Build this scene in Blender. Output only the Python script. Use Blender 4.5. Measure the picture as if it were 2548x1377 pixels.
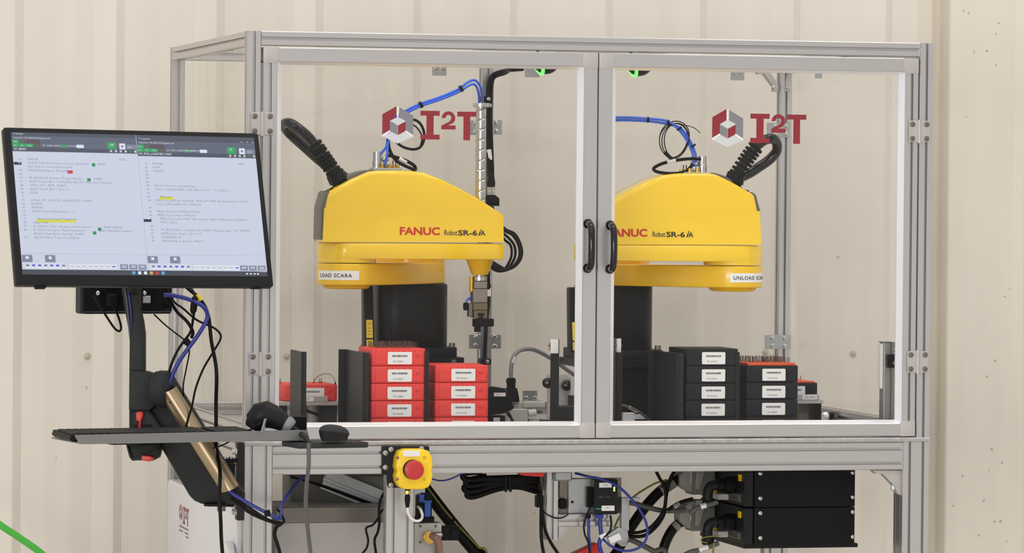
import bpy, bmesh, math, random
from math import sin, cos, pi, radians, sqrt, atan2
from mathutils import Vector, Matrix
random.seed(7)
for o in list(bpy.data.objects): bpy.data.objects.remove(o)
S = bpy.context.scene
COL = S.collection

# ---------------------------------------------------------------- camera
F = 10.0345                      # focal length in thousands of pixels (image 2548 x 1377)
YAW, PIT, ROL = .2395, .0196, .0086
CAMP = Vector((-1.8375, -10.4848, 1.5995))
FW = Vector((sin(YAW)*cos(PIT), cos(YAW)*cos(PIT), -sin(PIT)))
RT0 = Vector((cos(YAW), -sin(YAW), 0)); UP0 = RT0.cross(FW)
RT = RT0*cos(ROL)+UP0*sin(ROL); UP = UP0*cos(ROL)-RT0*sin(ROL)
cd = bpy.data.cameras.new('camera'); cam = bpy.data.objects.new('camera', cd); COL.objects.link(cam)
cd.sensor_width = 36; cd.lens = F*1000*36/2548; cd.clip_start = .1; cd.clip_end = 100
cam.matrix_world = Matrix(((RT.x, UP.x, -FW.x, CAMP.x), (RT.y, UP.y, -FW.y, CAMP.y), (RT.z, UP.z, -FW.z, CAMP.z), (0, 0, 0, 1)))
S.camera = cam

# ---------------------------------------------------------------- light and exposure
w = bpy.data.worlds.new('hall'); S.world = w; w.use_nodes = True
bg = w.node_tree.nodes['Background']; bg.inputs[0].default_value = (1.0, .985, .965, 1); bg.inputs[1].default_value = .86
def area(name, loc, target, sx, sy, power, col=(1, .975, .94)):
    l = bpy.data.lights.new(name, 'AREA'); l.shape = 'RECTANGLE'; l.size = sx; l.size_y = sy; l.energy = power; l.color = col
    o = bpy.data.objects.new(name, l); COL.objects.link(o); o.location = loc
    o.rotation_euler = (Vector(target)-Vector(loc)).to_track_quat('-Z', 'Y').to_euler()
# rows of high-bay fixtures of the hall, in front of the cell
for y, pw in ((-5.0, 30), (-9.0, 34), (-13.0, 34), (-17.0, 34)):
    for x in (-4.6, -.8, 3.0):
        area('high_bay_light', (x, y, 6.8), (x, y+.001, 0), 2.4, 1.0, pw)
for x in (-1.3, .9, 3.1): area('high_bay_light', (x, -.7, 6.6), (x, -.699, 0), 1.5, .35, 42)
# unseen low fill added far behind the camera, brightens the wall under the table
area('low_front_fill', (-10.5, -20, 1.75), (1, 0, 1.2), 9, 3.4, 1150, (1, .985, .96))
S.view_settings.view_transform = 'Standard'; S.view_settings.look = 'None'
S.view_settings.gamma = 1; S.view_settings.use_curve_mapping = False
S.view_settings.exposure = -.17

# ---------------------------------------------------------------- helpers
P = .0381; W = 1.9078; H = 2.0329; D = 1.309; T = .95; WALLY = 1.62
def at(px, py, Y):
    d = FW+RT*((px-1274)/(1000*F))-UP*((py-688.5)/(1000*F))
    return CAMP+d*((Y-CAMP.y)/d.y)
def atx(px, py, X):
    d = FW+RT*((px-1274)/(1000*F))-UP*((py-688.5)/(1000*F))
    return CAMP+d*((X-CAMP.x)/d.x)
def sc(Y): return 1/(at(1001, 700, Y)-at(1000, 700, Y)).x    # pixels per metre there
MATS = {}
def mat(name, col, rough=.5, metal=0, spec=.5, noise=0, nscale=30, bump=0, bscale=200, coat=0, emis=None, estr=1, stretch=None):
    m = bpy.data.materials.new(name); m.use_nodes = True; nt = m.node_tree; b = nt.nodes['Principled BSDF']
    if isinstance(col, str): col = tuple(int(col[i:i+2], 16) for i in (0, 2, 4))
    if max(col) > 1: col = tuple(((c/255+.055)/1.055)**2.4 if c > 10 else c/255/12.92 for c in col)
    b.inputs['Base Color'].default_value = (*col, 1); b.inputs['Roughness'].default_value = rough
    b.inputs['Metallic'].default_value = metal; b.inputs['Specular IOR Level'].default_value = spec
    b.inputs['Coat Weight'].default_value = coat; b.inputs['Coat Roughness'].default_value = .08
    if emis: b.inputs['Emission Color'].default_value = (*emis, 1); b.inputs['Emission Strength'].default_value = estr
    tc = nt.nodes.new('ShaderNodeTexCoord'); mp = nt.nodes.new('ShaderNodeMapping'); nt.links.new(tc.outputs['Object'], mp.inputs[0])
    if stretch: mp.inputs['Scale'].default_value = stretch
    if noise:
        n = nt.nodes.new('ShaderNodeTexNoise'); n.inputs['Scale'].default_value = nscale; n.inputs['Detail'].default_value = 5
        nt.links.new(mp.outputs[0], n.inputs['Vector'])
        r = nt.nodes.new('ShaderNodeMapRange'); r.inputs[1].default_value = .3; r.inputs[2].default_value = .7
        r.inputs[3].default_value = 1-noise; r.inputs[4].default_value = 1+noise; nt.links.new(n.outputs[0], r.inputs[0])
        mx = nt.nodes.new('ShaderNodeVectorMath'); mx.operation = 'SCALE'; mx.inputs[0].default_value = col
        nt.links.new(r.outputs[0], mx.inputs['Scale']); nt.links.new(mx.outputs[0], b.inputs['Base Color'])
    if bump:
        n2 = nt.nodes.new('ShaderNodeTexNoise'); n2.inputs['Scale'].default_value = bscale; nt.links.new(mp.outputs[0], n2.inputs['Vector'])
        bp = nt.nodes.new('ShaderNodeBump'); bp.inputs['Strength'].default_value = bump; bp.inputs['Distance'].default_value = .002
        nt.links.new(n2.outputs[0], bp.inputs['Height']); nt.links.new(bp.outputs[0], b.inputs['Normal'])
    MATS[name] = m
    return m
def rounded(pts, r, n=4):                      # round the corners of a 2-D outline; r a number or one per corner
    out = []; k = len(pts)
    for i in range(k):
        p = Vector(pts[i]); a = Vector(pts[i-1])-p; b = Vector(pts[(i+1) % k])-p
        ri = r[i] if isinstance(r, (list, tuple)) else r
        if ri <= 0: out.append(tuple(p)); continue
        ang = a.angle(b); t = min(ri/math.tan(ang/2), a.length*.49, b.length*.49)
        p0 = p+a.normalized()*t; p1 = p+b.normalized()*t
        for j in range(n+1):
            s = j/n; q = p0*(1-s)**2+p*2*s*(1-s)+p1*s*s; out.append(tuple(q))
    return out
def spline(pts, per=6, closed=False):          # Catmull-Rom through the points
    pts = [Vector(p) for p in pts]; n = len(pts); out = []
    rng = n if closed else n-1
    for i in range(rng):
        g = (lambda j: pts[j % n]) if closed else (lambda j: pts[max(0, min(n-1, j))])
        p0, p1, p2, p3 = g(i-1), g(i), g(i+1), g(i+2)
        for j in range(per):
            t = j/per
            out.append(.5*((2*p1)+(p2-p0)*t+(2*p0-5*p1+4*p2-p3)*t*t+(3*p1-p0-3*p2+p3)*t**3))
    if not closed: out.append(pts[-1])
    return out
ROOT = {}
class MB:
    def __init__(s): s.v = []; s.f = []; s.m = []
    def add(s, vs, fs, m=0):
        o = len(s.v); s.v += [Vector(v) for v in vs]; s.f += [tuple(i+o for i in f) for f in fs]; s.m += [m]*len(fs); return s
    def obox(s, c, ex, ey, ez, bev=0, m=0):    # centre and three half-extent vectors
        c = Vector(c); ax = [Vector(ex), Vector(ey), Vector(ez)]; L = [a.length for a in ax]; U = [a.normalized() for a in ax]
        if U[0].cross(U[1]).dot(U[2]) < 0: U[0] = -U[0]
        b = min(bev, *(l*.98 for l in L))
        if b <= 0:
            vs = [c+U[0]*L[0]*i+U[1]*L[1]*j+U[2]*L[2]*k for i in (-1, 1) for j in (-1, 1) for k in (-1, 1)]
            return s.add(vs, [(0, 1, 3, 2), (4, 6, 7, 5), (0, 4, 5, 1), (2, 3, 7, 6), (0, 2, 6, 4), (1, 5, 7, 3)], m)
        idx = {}; vs = []
        for i in (-1, 1):
            for j in (-1, 1):
                for k in (-1, 1):
                    sg = (i, j, k)
                    for a in range(3):
                        q = c.copy()
                        for t in range(3): q += U[t]*sg[t]*(L[t] if t == a else L[t]-b)
                        idx[(i, j, k, a)] = len(vs); vs.append(q)
        fs = []
        for a in range(3):
            b1, b2 = (a+1) % 3, (a+2) % 3
            for sg in (-1, 1):
                q = []
                for (x, y) in ((-1, -1), (1, -1), (1, 1), (-1, 1)):
                    kk = [0, 0, 0]; kk[a] = sg; kk[b1] = x; kk[b2] = y; q.append(idx[(*kk, a)])
                fs.append(tuple(q if sg > 0 else q[::-1]))
            for x in (-1, 1):                   # edge parallel to axis a
                for y in (-1, 1):
                    k0 = [0, 0, 0]; k1 = [0, 0, 0]; k0[a] = -1; k1[a] = 1
                    for kk in (k0, k1): kk[b1] = x; kk[b2] = y
                    q = [idx[(*k0, b1)], idx[(*k1, b1)], idx[(*k1, b2)], idx[(*k0, b2)]]
                    fs.append(tuple(q if x*y < 0 else q[::-1]))
        for i in (-1, 1):
            for j in (-1, 1):
                for k in (-1, 1):
                    q = [idx[(i, j, k, 0)], idx[(i, j, k, 1)], idx[(i, j, k, 2)]]
                    fs.append(tuple(q if i*j*k > 0 else q[::-1]))
        return s.add(vs, fs, m)
    def box(s, x0, x1, y0, y1, z0, z1, bev=0, m=0):
        return s.obox(((x0+x1)/2, (y0+y1)/2, (z0+z1)/2), (abs(x1-x0)/2, 0, 0), (0, abs(y1-y0)/2, 0), (0, 0, abs(z1-z0)/2), bev, m)
    def pbox(s, l, t, r, b, Y, dep, bev=0, m=0):   # front face spans these photo pixels at depth Y
        a = at(l, t, Y); c = at(r, b, Y); e = at(l, b, Y); g = at(r, t, Y)
        z0 = (c.z+e.z)/2; z1 = (a.z+g.z)/2
        if .04 < Y < 1.25 and z0 < T+.0006 < z1: z0 = T+.0006     # stands on the table plate
        return s.box((a.x+e.x)/2, (c.x+g.x)/2, Y, Y+dep, z0, z1, bev, m)
    def prism(s, poly, o, u, v, w, bev=0, m=0, m_cap=None, seg=2):   # 2-D outline in (u,v), swept along w
        o, u, v, w = Vector(o), Vector(u).normalized(), Vector(v).normalized(), Vector(w)
        poly = [Vector(p) for p in poly]
        area_ = sum(poly[i-1].x*poly[i].y-poly[i].x*poly[i-1].y for i in range(len(poly)))
        if area_ < 0: poly = poly[::-1]
        n = len(poly); wl = w.length; wn = w.normalized(); flip = u.cross(v).dot(wn) < 0
        def off(d):
            r = []
            for i in range(n):
                p = poly[i]; a = (p-poly[i-1]); b = (poly[(i+1) % n]-p)
                a = a.normalized() if a.length > 1e-9 else b.normalized(); b = b.normalized() if b.length > 1e-9 else a
                na = Vector((-a.y, a.x)); nb = Vector((-b.y, b.x)); q = na+nb
                q = q/max(q.length_squared, .3)*2 if q.length > 1e-6 else na
                r.append(p+q*d)
            return r
        if bev <= 0: rings = [(poly, 0), (poly, wl)]
        else:
            qc = [(off(bev*(1-sin(pi/2*i/seg))), bev*(1-cos(pi/2*i/seg))) for i in range(seg+1)]
            rings = qc+[(pl, wl-h) for pl, h in qc[::-1]]
        vs = [o+u*p.x+v*p.y+wn*h for (pl, h) in rings for p in pl]; fs = []
        for k in range(len(rings)-1):
            for i in range(n):
                j = (i+1) % n; fs.append((k*n+i, k*n+j, (k+1)*n+j, (k+1)*n+i))
        caps = [tuple(range(n))[::-1], tuple(range((len(rings)-1)*n, len(rings)*n))]
        if flip: fs = [f[::-1] for f in fs]; caps = [c[::-1] for c in caps]
        s.add(vs, fs, m); k = len(s.v)-len(vs); s.f += [tuple(i+k for i in c) for c in caps]; s.m += [m if m_cap is None else m_cap]*2
        return s
    def lathe(s, p0, axis, prof, n=20, m=0, cap=True):         # prof: list of (radius, height along axis)
        p0 = Vector(p0); a = Vector(axis).normalized(); e = a.orthogonal().normalized(); g = a.cross(e)
        vs = []; fs = []
        for r, h in prof:
            for i in range(n): t = 2*pi*i/n; vs.append(p0+a*h+(e*cos(t)+g*sin(t))*r)
        for k in range(len(prof)-1):
            for i in range(n): j = (i+1) % n; fs.append((k*n+i, k*n+j, (k+1)*n+j, (k+1)*n+i))
        if cap: fs.append(tuple(range(n))[::-1]); fs.append(tuple(range((len(prof)-1)*n, len(prof)*n)))
        return s.add(vs, fs, m)
    def cyl(s, p0, p1, r0, r1=None, n=16, m=0, bev=0):
        p0, p1 = Vector(p0), Vector(p1); r1 = r0 if r1 is None else r1; L = (p1-p0).length
        pr = [(r0, 0), (r1, L)] if not bev else [(r0-bev, 0), (r0, bev), (r1, L-bev), (r1-bev, L)]
        return s.lathe(p0, p1-p0, pr, n, m)
    def tube(s, pts, r, n=8, per=6, closed=False, m=0, smooth=True):
        P_ = spline(pts, per, closed) if smooth else [Vector(p) for p in pts]
        k = len(P_); vs = []; fs = []; e = None
        for i in range(k):
            a = P_[(i+1) % k] if (closed or i < k-1) else P_[i]; b = P_[i-1] if (closed or i > 0) else P_[i]
            t = (a-b).normalized()
            e = (t.orthogonal() if e is None else e-t*e.dot(t)).normalized(); g = t.cross(e)
            rr = r(i/(k-1)) if callable(r) else r
            for j in range(n): q = 2*pi*j/n; vs.append(P_[i]+(e*cos(q)+g*sin(q))*rr)
        for i in range(k if closed else k-1):
            for j in range(n):
                j2 = (j+1) % n; i2 = (i+1) % k; fs.append((i*n+j, i*n+j2, i2*n+j2, i2*n+j))
        if not closed: fs.append(tuple(range(n))[::-1]); fs.append(tuple(range((k-1)*n, k*n)))
        return s.add(vs, fs, m)
    def ball(s, c, rx, ry=None, rz=None, n=14, m=0, ax=None):
        ry = ry or rx; rz = rz or rx; c = Vector(c); A = ax or (Vector((1, 0, 0)), Vector((0, 1, 0)), Vector((0, 0, 1)))
        vs = []; fs = []; k = n//2
        for i in range(k+1):
            ph = -pi/2+pi*(i+.001)/(k+.002)
            for j in range(n): t = 2*pi*j/n; vs.append(c+A[0]*rx*cos(ph)*cos(t)+A[1]*ry*cos(ph)*sin(t)+A[2]*rz*sin(ph))
        for i in range(k):
            for j in range(n): j2 = (j+1) % n; fs.append((i*n+j, i*n+j2, (i+1)*n+j2, (i+1)*n+j))
        return s.add(vs, fs, m)
    def text(s, txt, o, u, v, h, bold=0, thick=.0003, wide=1, m=0, spacing=1.0, shear=0, align='LEFT'):
        c = bpy.data.curves.new('t', 'FONT'); c.body = txt; c.size = h/.72; c.offset = bold; c.space_character = spacing; c.shear = shear
        c.resolution_u = 3; c.align_x = align
        ob = bpy.data.objects.new('t', c); COL.objects.link(ob); dg = bpy.context.evaluated_depsgraph_get(); dg.update()
        me = bpy.data.meshes.new_from_object(ob.evaluated_get(dg)); o, u, v = Vector(o), Vector(u).normalized(), Vector(v).normalized(); w_ = u.cross(v)
        s.add([o+u*q.co.x*wide+v*q.co.y+w_*thick for q in me.vertices], [tuple(f.vertices) for f in me.polygons], m)
        bpy.data.objects.remove(ob); bpy.data.curves.remove(c); bpy.data.meshes.remove(me); return s
    def build(s, name, mats, parent=None, sharp=32, root=None):
        me = bpy.data.meshes.new(name)
        if parent is not None: L = ROOT[parent.name]
        elif root is not None: L = Vector(root)
        else:
            xs = [q.x for q in s.v]; ys = [q.y for q in s.v]; zs = [q.z for q in s.v]
            L = Vector(((min(xs)+max(xs))/2, (min(ys)+max(ys))/2, min(zs)))
        me.from_pydata([q-L for q in s.v], [], s.f)
        for mm in (mats if isinstance(mats, (list, tuple)) else [mats]): me.materials.append(MATS[mm] if isinstance(mm, str) else mm)
        me.polygons.foreach_set('material_index', s.m); me.update(); me.validate()
        if sharp: me.shade_smooth(); me.set_sharp_from_angle(angle=radians(sharp))
        o = bpy.data.objects.new(name, me); COL.objects.link(o)
        if parent is not None: o.parent = parent
        else: o.location = L
        ROOT[o.name] = L
        return o
def tag(o, label=None, cat=None, group=None, kind=None):
    for k, v in (('label', label), ('category', cat), ('group', group), ('kind', kind)):
        if v: o[k] = v
    return o
def empty(name, loc, label=None, cat=None, group=None, kind=None):
    o = bpy.data.objects.new(name, None); COL.objects.link(o); o.location = loc; o.empty_display_size = .05; ROOT[o.name] = Vector(loc)
    return tag(o, label, cat, group, kind)
def copy_tree(o, parent=None, move=None):
    c = o.copy(); COL.objects.link(c); ROOT[c.name] = ROOT[o.name]
    if parent is not None: c.parent = parent
    if move is not None: c.location = o.location+Vector(move); ROOT[c.name] = ROOT[o.name]+Vector(move)
    for ch in [q for q in bpy.data.objects if q.parent == o]: copy_tree(ch, c)
    return c
X_, Y_, Z_ = Vector((1, 0, 0)), Vector((0, 1, 0)), Vector((0, 0, 1))

# ---------------------------------------------------------------- materials
mat('wall_paint', (218, 211, 200), .55, noise=.035, nscale=2.2, stretch=(3, 1, .35), bump=.05, bscale=90)
mat('wall_trim', (216, 208, 196), .5, noise=.04, nscale=3, stretch=(3, 1, .4))
mat('wall_dark', (120, 112, 98), .6); mat('screw_head', (186, 175, 156), .5); mat('black_mark', (55, 48, 42), .7); mat('wall_smudge', (178, 167, 148), .6)
mat('concrete', (228, 224, 216), .4, noise=.1, nscale=5)
for ax_ in 'XYZ':                              # clear-anodised extrusion, drawn lengthwise: highlights spread across the bar
    m_ = mat('aluminium_'+ax_.lower(), (190, 187, 186), .29, .8, noise=.015, nscale=8); b_ = m_.node_tree.nodes['Principled BSDF']
    b_.inputs['Anisotropic'].default_value = .5; t_ = m_.node_tree.nodes.new('ShaderNodeTangent'); t_.direction_type = 'RADIAL'; t_.axis = ax_
    m_.node_tree.links.new(t_.outputs[0], b_.inputs['Tangent'])
MATS['aluminium'] = MATS['aluminium_z']
mat('aluminium_bright', (236, 236, 240), .4, .45)
mat('aluminium_fitting', (186, 181, 178), .5, .4, noise=.03, nscale=25)
mat('plate_edge', (172, 169, 168), .45, .4, noise=.16, nscale=70)
mat('steel', (190, 188, 184), .22, .95); mat('zinc', (168, 170, 172), .35, .8, noise=.06, nscale=30)
mat('steel_dark', (120, 115, 108), .35, .7); mat('brass', (205, 165, 80), .25, .95)
mat('black_gap', (14, 14, 15), .8)
mat('black_plastic', (20, 20, 21), .45, spec=.14, bump=.04); mat('black_satin', (34, 34, 36), .38, spec=.14); mat('black_gloss', (16, 16, 17), .12)
mat('black_rubber', (26, 25, 24), .55, spec=.14); mat('charcoal', (52, 54, 55), .5, spec=.14, noise=.04); mat('charcoal_paint', (44, 46, 46), .5, spec=.14)
mat('guide_black', (44, 45, 45), .42, spec=.14, noise=.05, nscale=20)
mat('robot_yellow', (247, 204, 24), .22, spec=.6, coat=.5, noise=.015, nscale=6)
mat('robot_yellow_lower', (240, 192, 16), .3, spec=.5, coat=.3)
mat('yellow', (250, 206, 10), .32, coat=.3); mat('yellow_label', (250, 216, 40), .4)
mat('robot_grey', (96, 92, 84), .45); mat('robot_black', (30, 30, 29), .35, spec=.14)
mat('fanuc_red', (200, 38, 30), .4); mat('ink', (36, 32, 26), .5); mat('ink_grey', (110, 110, 112), .6); mat('logo_red', (140, 34, 46), .45)
mat('logo_grey', (128, 128, 134), .45); mat('logo_silver', (205, 206, 210), .4); mat('logo_white', (240, 240, 240), .4)
mat('tray_red', (232, 62, 56), .5, noise=.02); mat('tray_red_dark', (176, 40, 36), .6); mat('tray_black', (40, 40, 42), .5, spec=.14, noise=.04); mat('tray_orange', (222, 84, 36), .5)
mat('paper', (236, 235, 233), .6); mat('pin_metal', (104, 92, 86), .35, .7)
mat('red_plastic', (206, 38, 28), .35); mat('red_button', (190, 44, 46), .35)
mat('cable_black', (17, 16, 16), .38, spec=.14); mat('cable_blue', (38, 52, 140), .35); mat('cable_grey', (140, 141, 146), .4); mat('air_blue', (40, 96, 220), .22, spec=.7)
mat('cable_dark_grey', (84, 84, 80), .5); mat('cable_green', (70, 178, 60), .4); mat('cable_green_yellow', (120, 118, 30), .5); mat('white_plastic', (228, 226, 224), .4)
mat('grey_plastic', (128, 128, 122), .5); mat('grey_plastic_dark', (98, 99, 93), .5); mat('beige_grey', (196, 194, 188), .45)
mat('bronze', (166, 146, 118), .3, .75, noise=.06, nscale=12); mat('white_paint', (222, 220, 224), .35)
mat('tray_shelf', (122, 121, 120), .45, .2, noise=.02); mat('hose_brown', (140, 104, 92), .5); mat('gripper_grey', (150, 140, 134), .35, .6); mat('gripper_olive', (122, 112, 84), .35, .6)
mat('green_glow', (60, 230, 60), .3, emis=(.12, 1, .1), estr=2.2); mat('led_green', (150, 255, 60), .3, emis=(.35, 1, .1), estr=4)
mat('teal', (30, 140, 120), .4); mat('blue_plastic', (40, 92, 180), .4)
def glass(name, tint=(.97, .975, .97), refl=.06, rough=.02):
    m = bpy.data.materials.new(name); m.use_nodes = True; nt = m.node_tree; nt.nodes.clear()
    out = nt.nodes.new('ShaderNodeOutputMaterial'); mix = nt.nodes.new('ShaderNodeMixShader'); tr = nt.nodes.new('ShaderNodeBsdfTransparent'); gl = nt.nodes.new('ShaderNodeBsdfGlossy')
    # Schlick reflectance, the same from both sides of the thin sheet
    ge = nt.nodes.new('ShaderNodeNewGeometry'); dt = nt.nodes.new('ShaderNodeVectorMath'); dt.operation = 'DOT_PRODUCT'
    nt.links.new(ge.outputs['Incoming'], dt.inputs[0]); nt.links.new(ge.outputs['Normal'], dt.inputs[1])
    def M(op, x, y=None):
        m2 = nt.nodes.new('ShaderNodeMath'); m2.operation = op
        for i, q in enumerate((x, y)):
            if q is None: continue
            if isinstance(q, (int, float)): m2.inputs[i].default_value = q
            else: nt.links.new(q, m2.inputs[i])
        return m2.outputs[0]
    mu = M('ADD', refl, M('MULTIPLY', .3, M('POWER', M('SUBTRACT', 1, M('ABSOLUTE', dt.outputs['Value'])), 5)))
    tr.inputs[0].default_value = (*tint, 1); gl.inputs['Roughness'].default_value = rough; gl.inputs[0].default_value = (1, 1, 1, 1)
    nt.links.new(mu, mix.inputs[0]); nt.links.new(tr.outputs[0], mix.inputs[1]); nt.links.new(gl.outputs[0], mix.inputs[2]); nt.links.new(mix.outputs[0], out.inputs[0])
    MATS[name] = m
glass('pane_clear', (.998, .998, .996), .009); glass('vinyl_clear', (.985, .98, .965), .04, .03)
# ================================================================ the hall: wall, trim, floor
def build_hall():
    b = MB(); prof = []                        # ribbed sheet: y proud of the wall is negative
    x = -.424-.3048*9
    while x < 2.40:
        prof += [(x-.062, 0), (x-.010, -.016), (x+.001, -.017), (x+.029, 0)]
        for k in (.095, .175): prof += [(x+k-.012, 0), (x+k, -.0013), (x+k+.012, -.0013), (x+k+.024, 0)]
        x += .3048
    prof = [q for q in prof if q[0] < 2.42]+[(2.432, 0)]
    n = len(prof); vs = [(px, WALLY+py, z) for z in (0, 5.0) for px, py in prof]
    b.add(vs, [(i, i+1, n+i+1, n+i) for i in range(n-1)])
    wall = tag(b.build('wall_rear', 'wall_paint', root=(0, WALLY, 0), sharp=12), kind='structure')
    # deep flashing and the next sheet, which stands proud of the ribbed one
    pf = [(2.432, 0), (2.484, .013), (2.504, .027), (2.5255, .036), (2.5265, -.034), (2.531, -.04), (2.745, -.04), (2.772, -.052), (2.776, -.052), (2.805, -.036), (3.05, -.036), (3.08, -.05), (3.11, -.034), (4.6, -.034), (4.6, .06), (2.432, .06)]
    pf = [(x, WALLY+y) for x, y in pf]
    MB().prism(pf, (0, 0, 0), X_, Y_, (0, 0, 5.0)).build('trim_1', 'wall_trim', root=(2.4, WALLY, 0), sharp=12)
    tag(bpy.data.objects['trim_1'], kind='structure')
    MB().box(-9, 9, -14, WALLY, -.1, 0).build('floor', 'concrete', root=(0, 0, 0), sharp=0); tag(bpy.data.objects['floor'], kind='structure')
    for (px, py) in ((217, 887), (713, 887), (1905, 877), (2123, 881)):     # fasteners of the sheet
        q = at(px, py, WALLY); MB().lathe(q+Vector((0, -.009, 0)), Y_, [(.003, 0), (.005, .002), (.005, .004), (.0095, .005), (.0105, .0085)], 12).build('screw', 'screw_head', wall)
    for (px, py, l, h) in ((22, 36.5, 14, 3.4), (276, 42.5, 6, 3), (770, 68, 9, 5), (2448, 870, 0, 0)):
        if l:
            q = at(px, py, WALLY-.002); k = 1/800; pts = [(cos(t)*l*k/2*(1+.2*sin(3*t)), sin(t)*h*k/2) for t in [i*pi/6 for i in range(12)]]
            MB().prism(pts, q, X_, Z_, (0, -.0008, 0)).build('scuff', 'black_mark', wall)
    tr = bpy.data.objects['trim_1']; rr = random.Random(11)
    for (px, py, own) in ((2410, 33, 1), (2398, 27, 1), (2478, 84, 1), (2486, 58, 1), (2479, 162, 1), (2424, 130, 1), (2456, 127, 1), (2405, 290, 1), (2461, 1172, 1), (2372, 1259, 1), (2448, 1247, 1), (2475, 1299, 1), (2490, 1298, 1), (2436, 1333, 1), (2505, 1348, 1), (2395, 1185, 1), (2468, 1119, 1), (2494, 1152, 1), (2456, 938, 1), (2476, 898, 1), (2512, 720, 1), (2500, 738, 1), (140, 1140, 0), (270, 1118, 0), (215, 965, 0), (502, 44, 0), (528, 49, 0), (2085, 640, 0), (1330, 1278, 0)):
        y0 = WALLY-.0405 if own else WALLY-.0016; q = at(px, py, y0); l, h_ = rr.uniform(.003, .009), rr.uniform(.004, .010); a0 = rr.uniform(-.6, .6)
        pts = [(cos(t)*l*.5*(1+.3*sin(3*t+a0))+sin(t)*h_*.25*a0, sin(t)*h_*.5*(1+.2*cos(2*t))) for t in [i*pi/5 for i in range(10)]]
        MB().prism(pts, q, X_, Z_, (0, -.0006, 0)).build('smudge', 'wall_smudge', tr if own else wall)
build_hall()

# ================================================================ extruded bars
def bar(b, axis, a0, a1, u0, u1, v0, v1, slots=('u-', 'u+', 'v-', 'v+'), m=0):
    nu, nv = max(1, round((u1-u0)/P)), max(1, round((v1-v0)/P)); pts = []
    so, lip, si, dp = .0041, .0022, .0075, .0105
    def side(L, n, key, f):                    # walk one side, f(t, depth) -> (u, v)
        pts.append(f(.002, 0))
        if key in slots:
            for i in range(n):
                c = L*(i+.5)/n
                for t, d in ((c-so, 0), (c-so, lip), (c-si, lip+.001), (c-si*.5, dp), (c+si*.5, dp), (c+si, lip+.001), (c+so, lip), (c+so, 0)): pts.append(f(t, d))
        pts.append(f(L-.002, 0))
    side(u1-u0, nu, 'v-', lambda t, d: (u0+t, v0+d)); side(v1-v0, nv, 'u+', lambda t, d: (u1-d, v0+t))
    side(u1-u0, nu, 'v+', lambda t, d: (u1-t, v1-d)); side(v1-v0, nv, 'u-', lambda t, d: (u0+d, v1-t))
    if axis == 'x': return b.prism(pts, (a0, 0, 0), Y_, Z_, (a1-a0, 0, 0), m=m)
    if axis == 'y': return b.prism(pts, (0, a0, 0), X_, Z_, (0, a1-a0, 0), m=m)
    return b.prism(pts, (0, 0, a0), X_, Y_, (0, 0, a1-a0), m=m)
def bolt(b, c, d, r=.007, h=.005, m=0):        # socket button-head screw, head out along d
    c = Vector(c); d = Vector(d).normalized()
    b.lathe(c, d, [(r*1.25, 0), (r*1.25, .0008), (r, .0012), (r*.92, h*.75), (r*.6, h), (r*.42, h), (r*.38, h*.45), (0.0001, h*.45)], 12, m)

# ================================================================ the machine frame (one welded-together thing with its doors)
cell = empty('machine_enclosure', (W/2, D/2, 0), 'aluminium extrusion machine enclosure with clear hinged doors around two yellow robots', 'machine')
ZB = T-.0127                                   # underside of the table plate
def post(name, x0, x1, y0, y1, z0, z1, **k): return bar(MB(), 'z', z0, z1, x0, x1, y0, y1, **k).build(name, 'aluminium', cell)
for x0 in (0, W-P): 
    post('post', x0, x0+P, 0, P, T, H); post('post', x0, x0+P, D-P, D, T, H)
post('post', W/2-P/2, W/2+P/2, D-P, D, T+P, H-P)
for x0, x1 in ((0, 2*P), (W-2*P, W)):
    for y0, y1 in ((0, 2*P if x0 > 1 else P), (D-P, D)): post('leg', x0, x1, y0, y1, .06, ZB)
post('leg', .39, .39+2*P, .03, .03+P, .06, ZB-2*P)
def rail(name, ax, a0, a1, u0, u1, v0, v1, **k): return bar(MB(), ax, a0, a1, u0, u1, v0, v1, **k).build(name, 'aluminium_'+ax, cell)
rail('top_rail', 'x', P, W-P, 0, P, H-P, H); rail('top_rail', 'x', P, W-P, D-P, D, H-P, H)
for x0 in (0, W-P): rail('top_rail', 'y', P, D-P, x0, x0+P, H-P, H); rail('sill_rail', 'y', P, D-P, x0, x0+P, T, T+P)
rail('sill_rail', 'x', P, W-P, D-P, D, T, T+P)
rail('table_beam', 'x', 2*P, W-2*P, 0, P, ZB-2*P, ZB); rail('table_beam', 'x', 2*P, W-2*P, D-P, D, ZB-2*P, ZB)
for x0 in (0, W-P): rail('table_beam', 'y', P if x0 < 1 else 2*P, D-P, x0, x0+P, ZB-2*P, ZB)
rail('table_beam', 'y', P, D-P, W/2-P/2, W/2+P/2, ZB-2*P, ZB)
MB().box(-.001, W+.003, -.005, D+.003, ZB, T, .003).build('table_plate', 'plate_edge', cell)
for x0, x1 in ((.02, .02), (W-.06, W-.06)):    # levelling feet
    for y in (P/2, D-P/2): MB().lathe((x0+.02, y, 0), Z_, [(.04, 0), (.04, .012), (.012, .02), (.012, .062)], 16).build('foot', 'black_rubber', cell)

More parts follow.
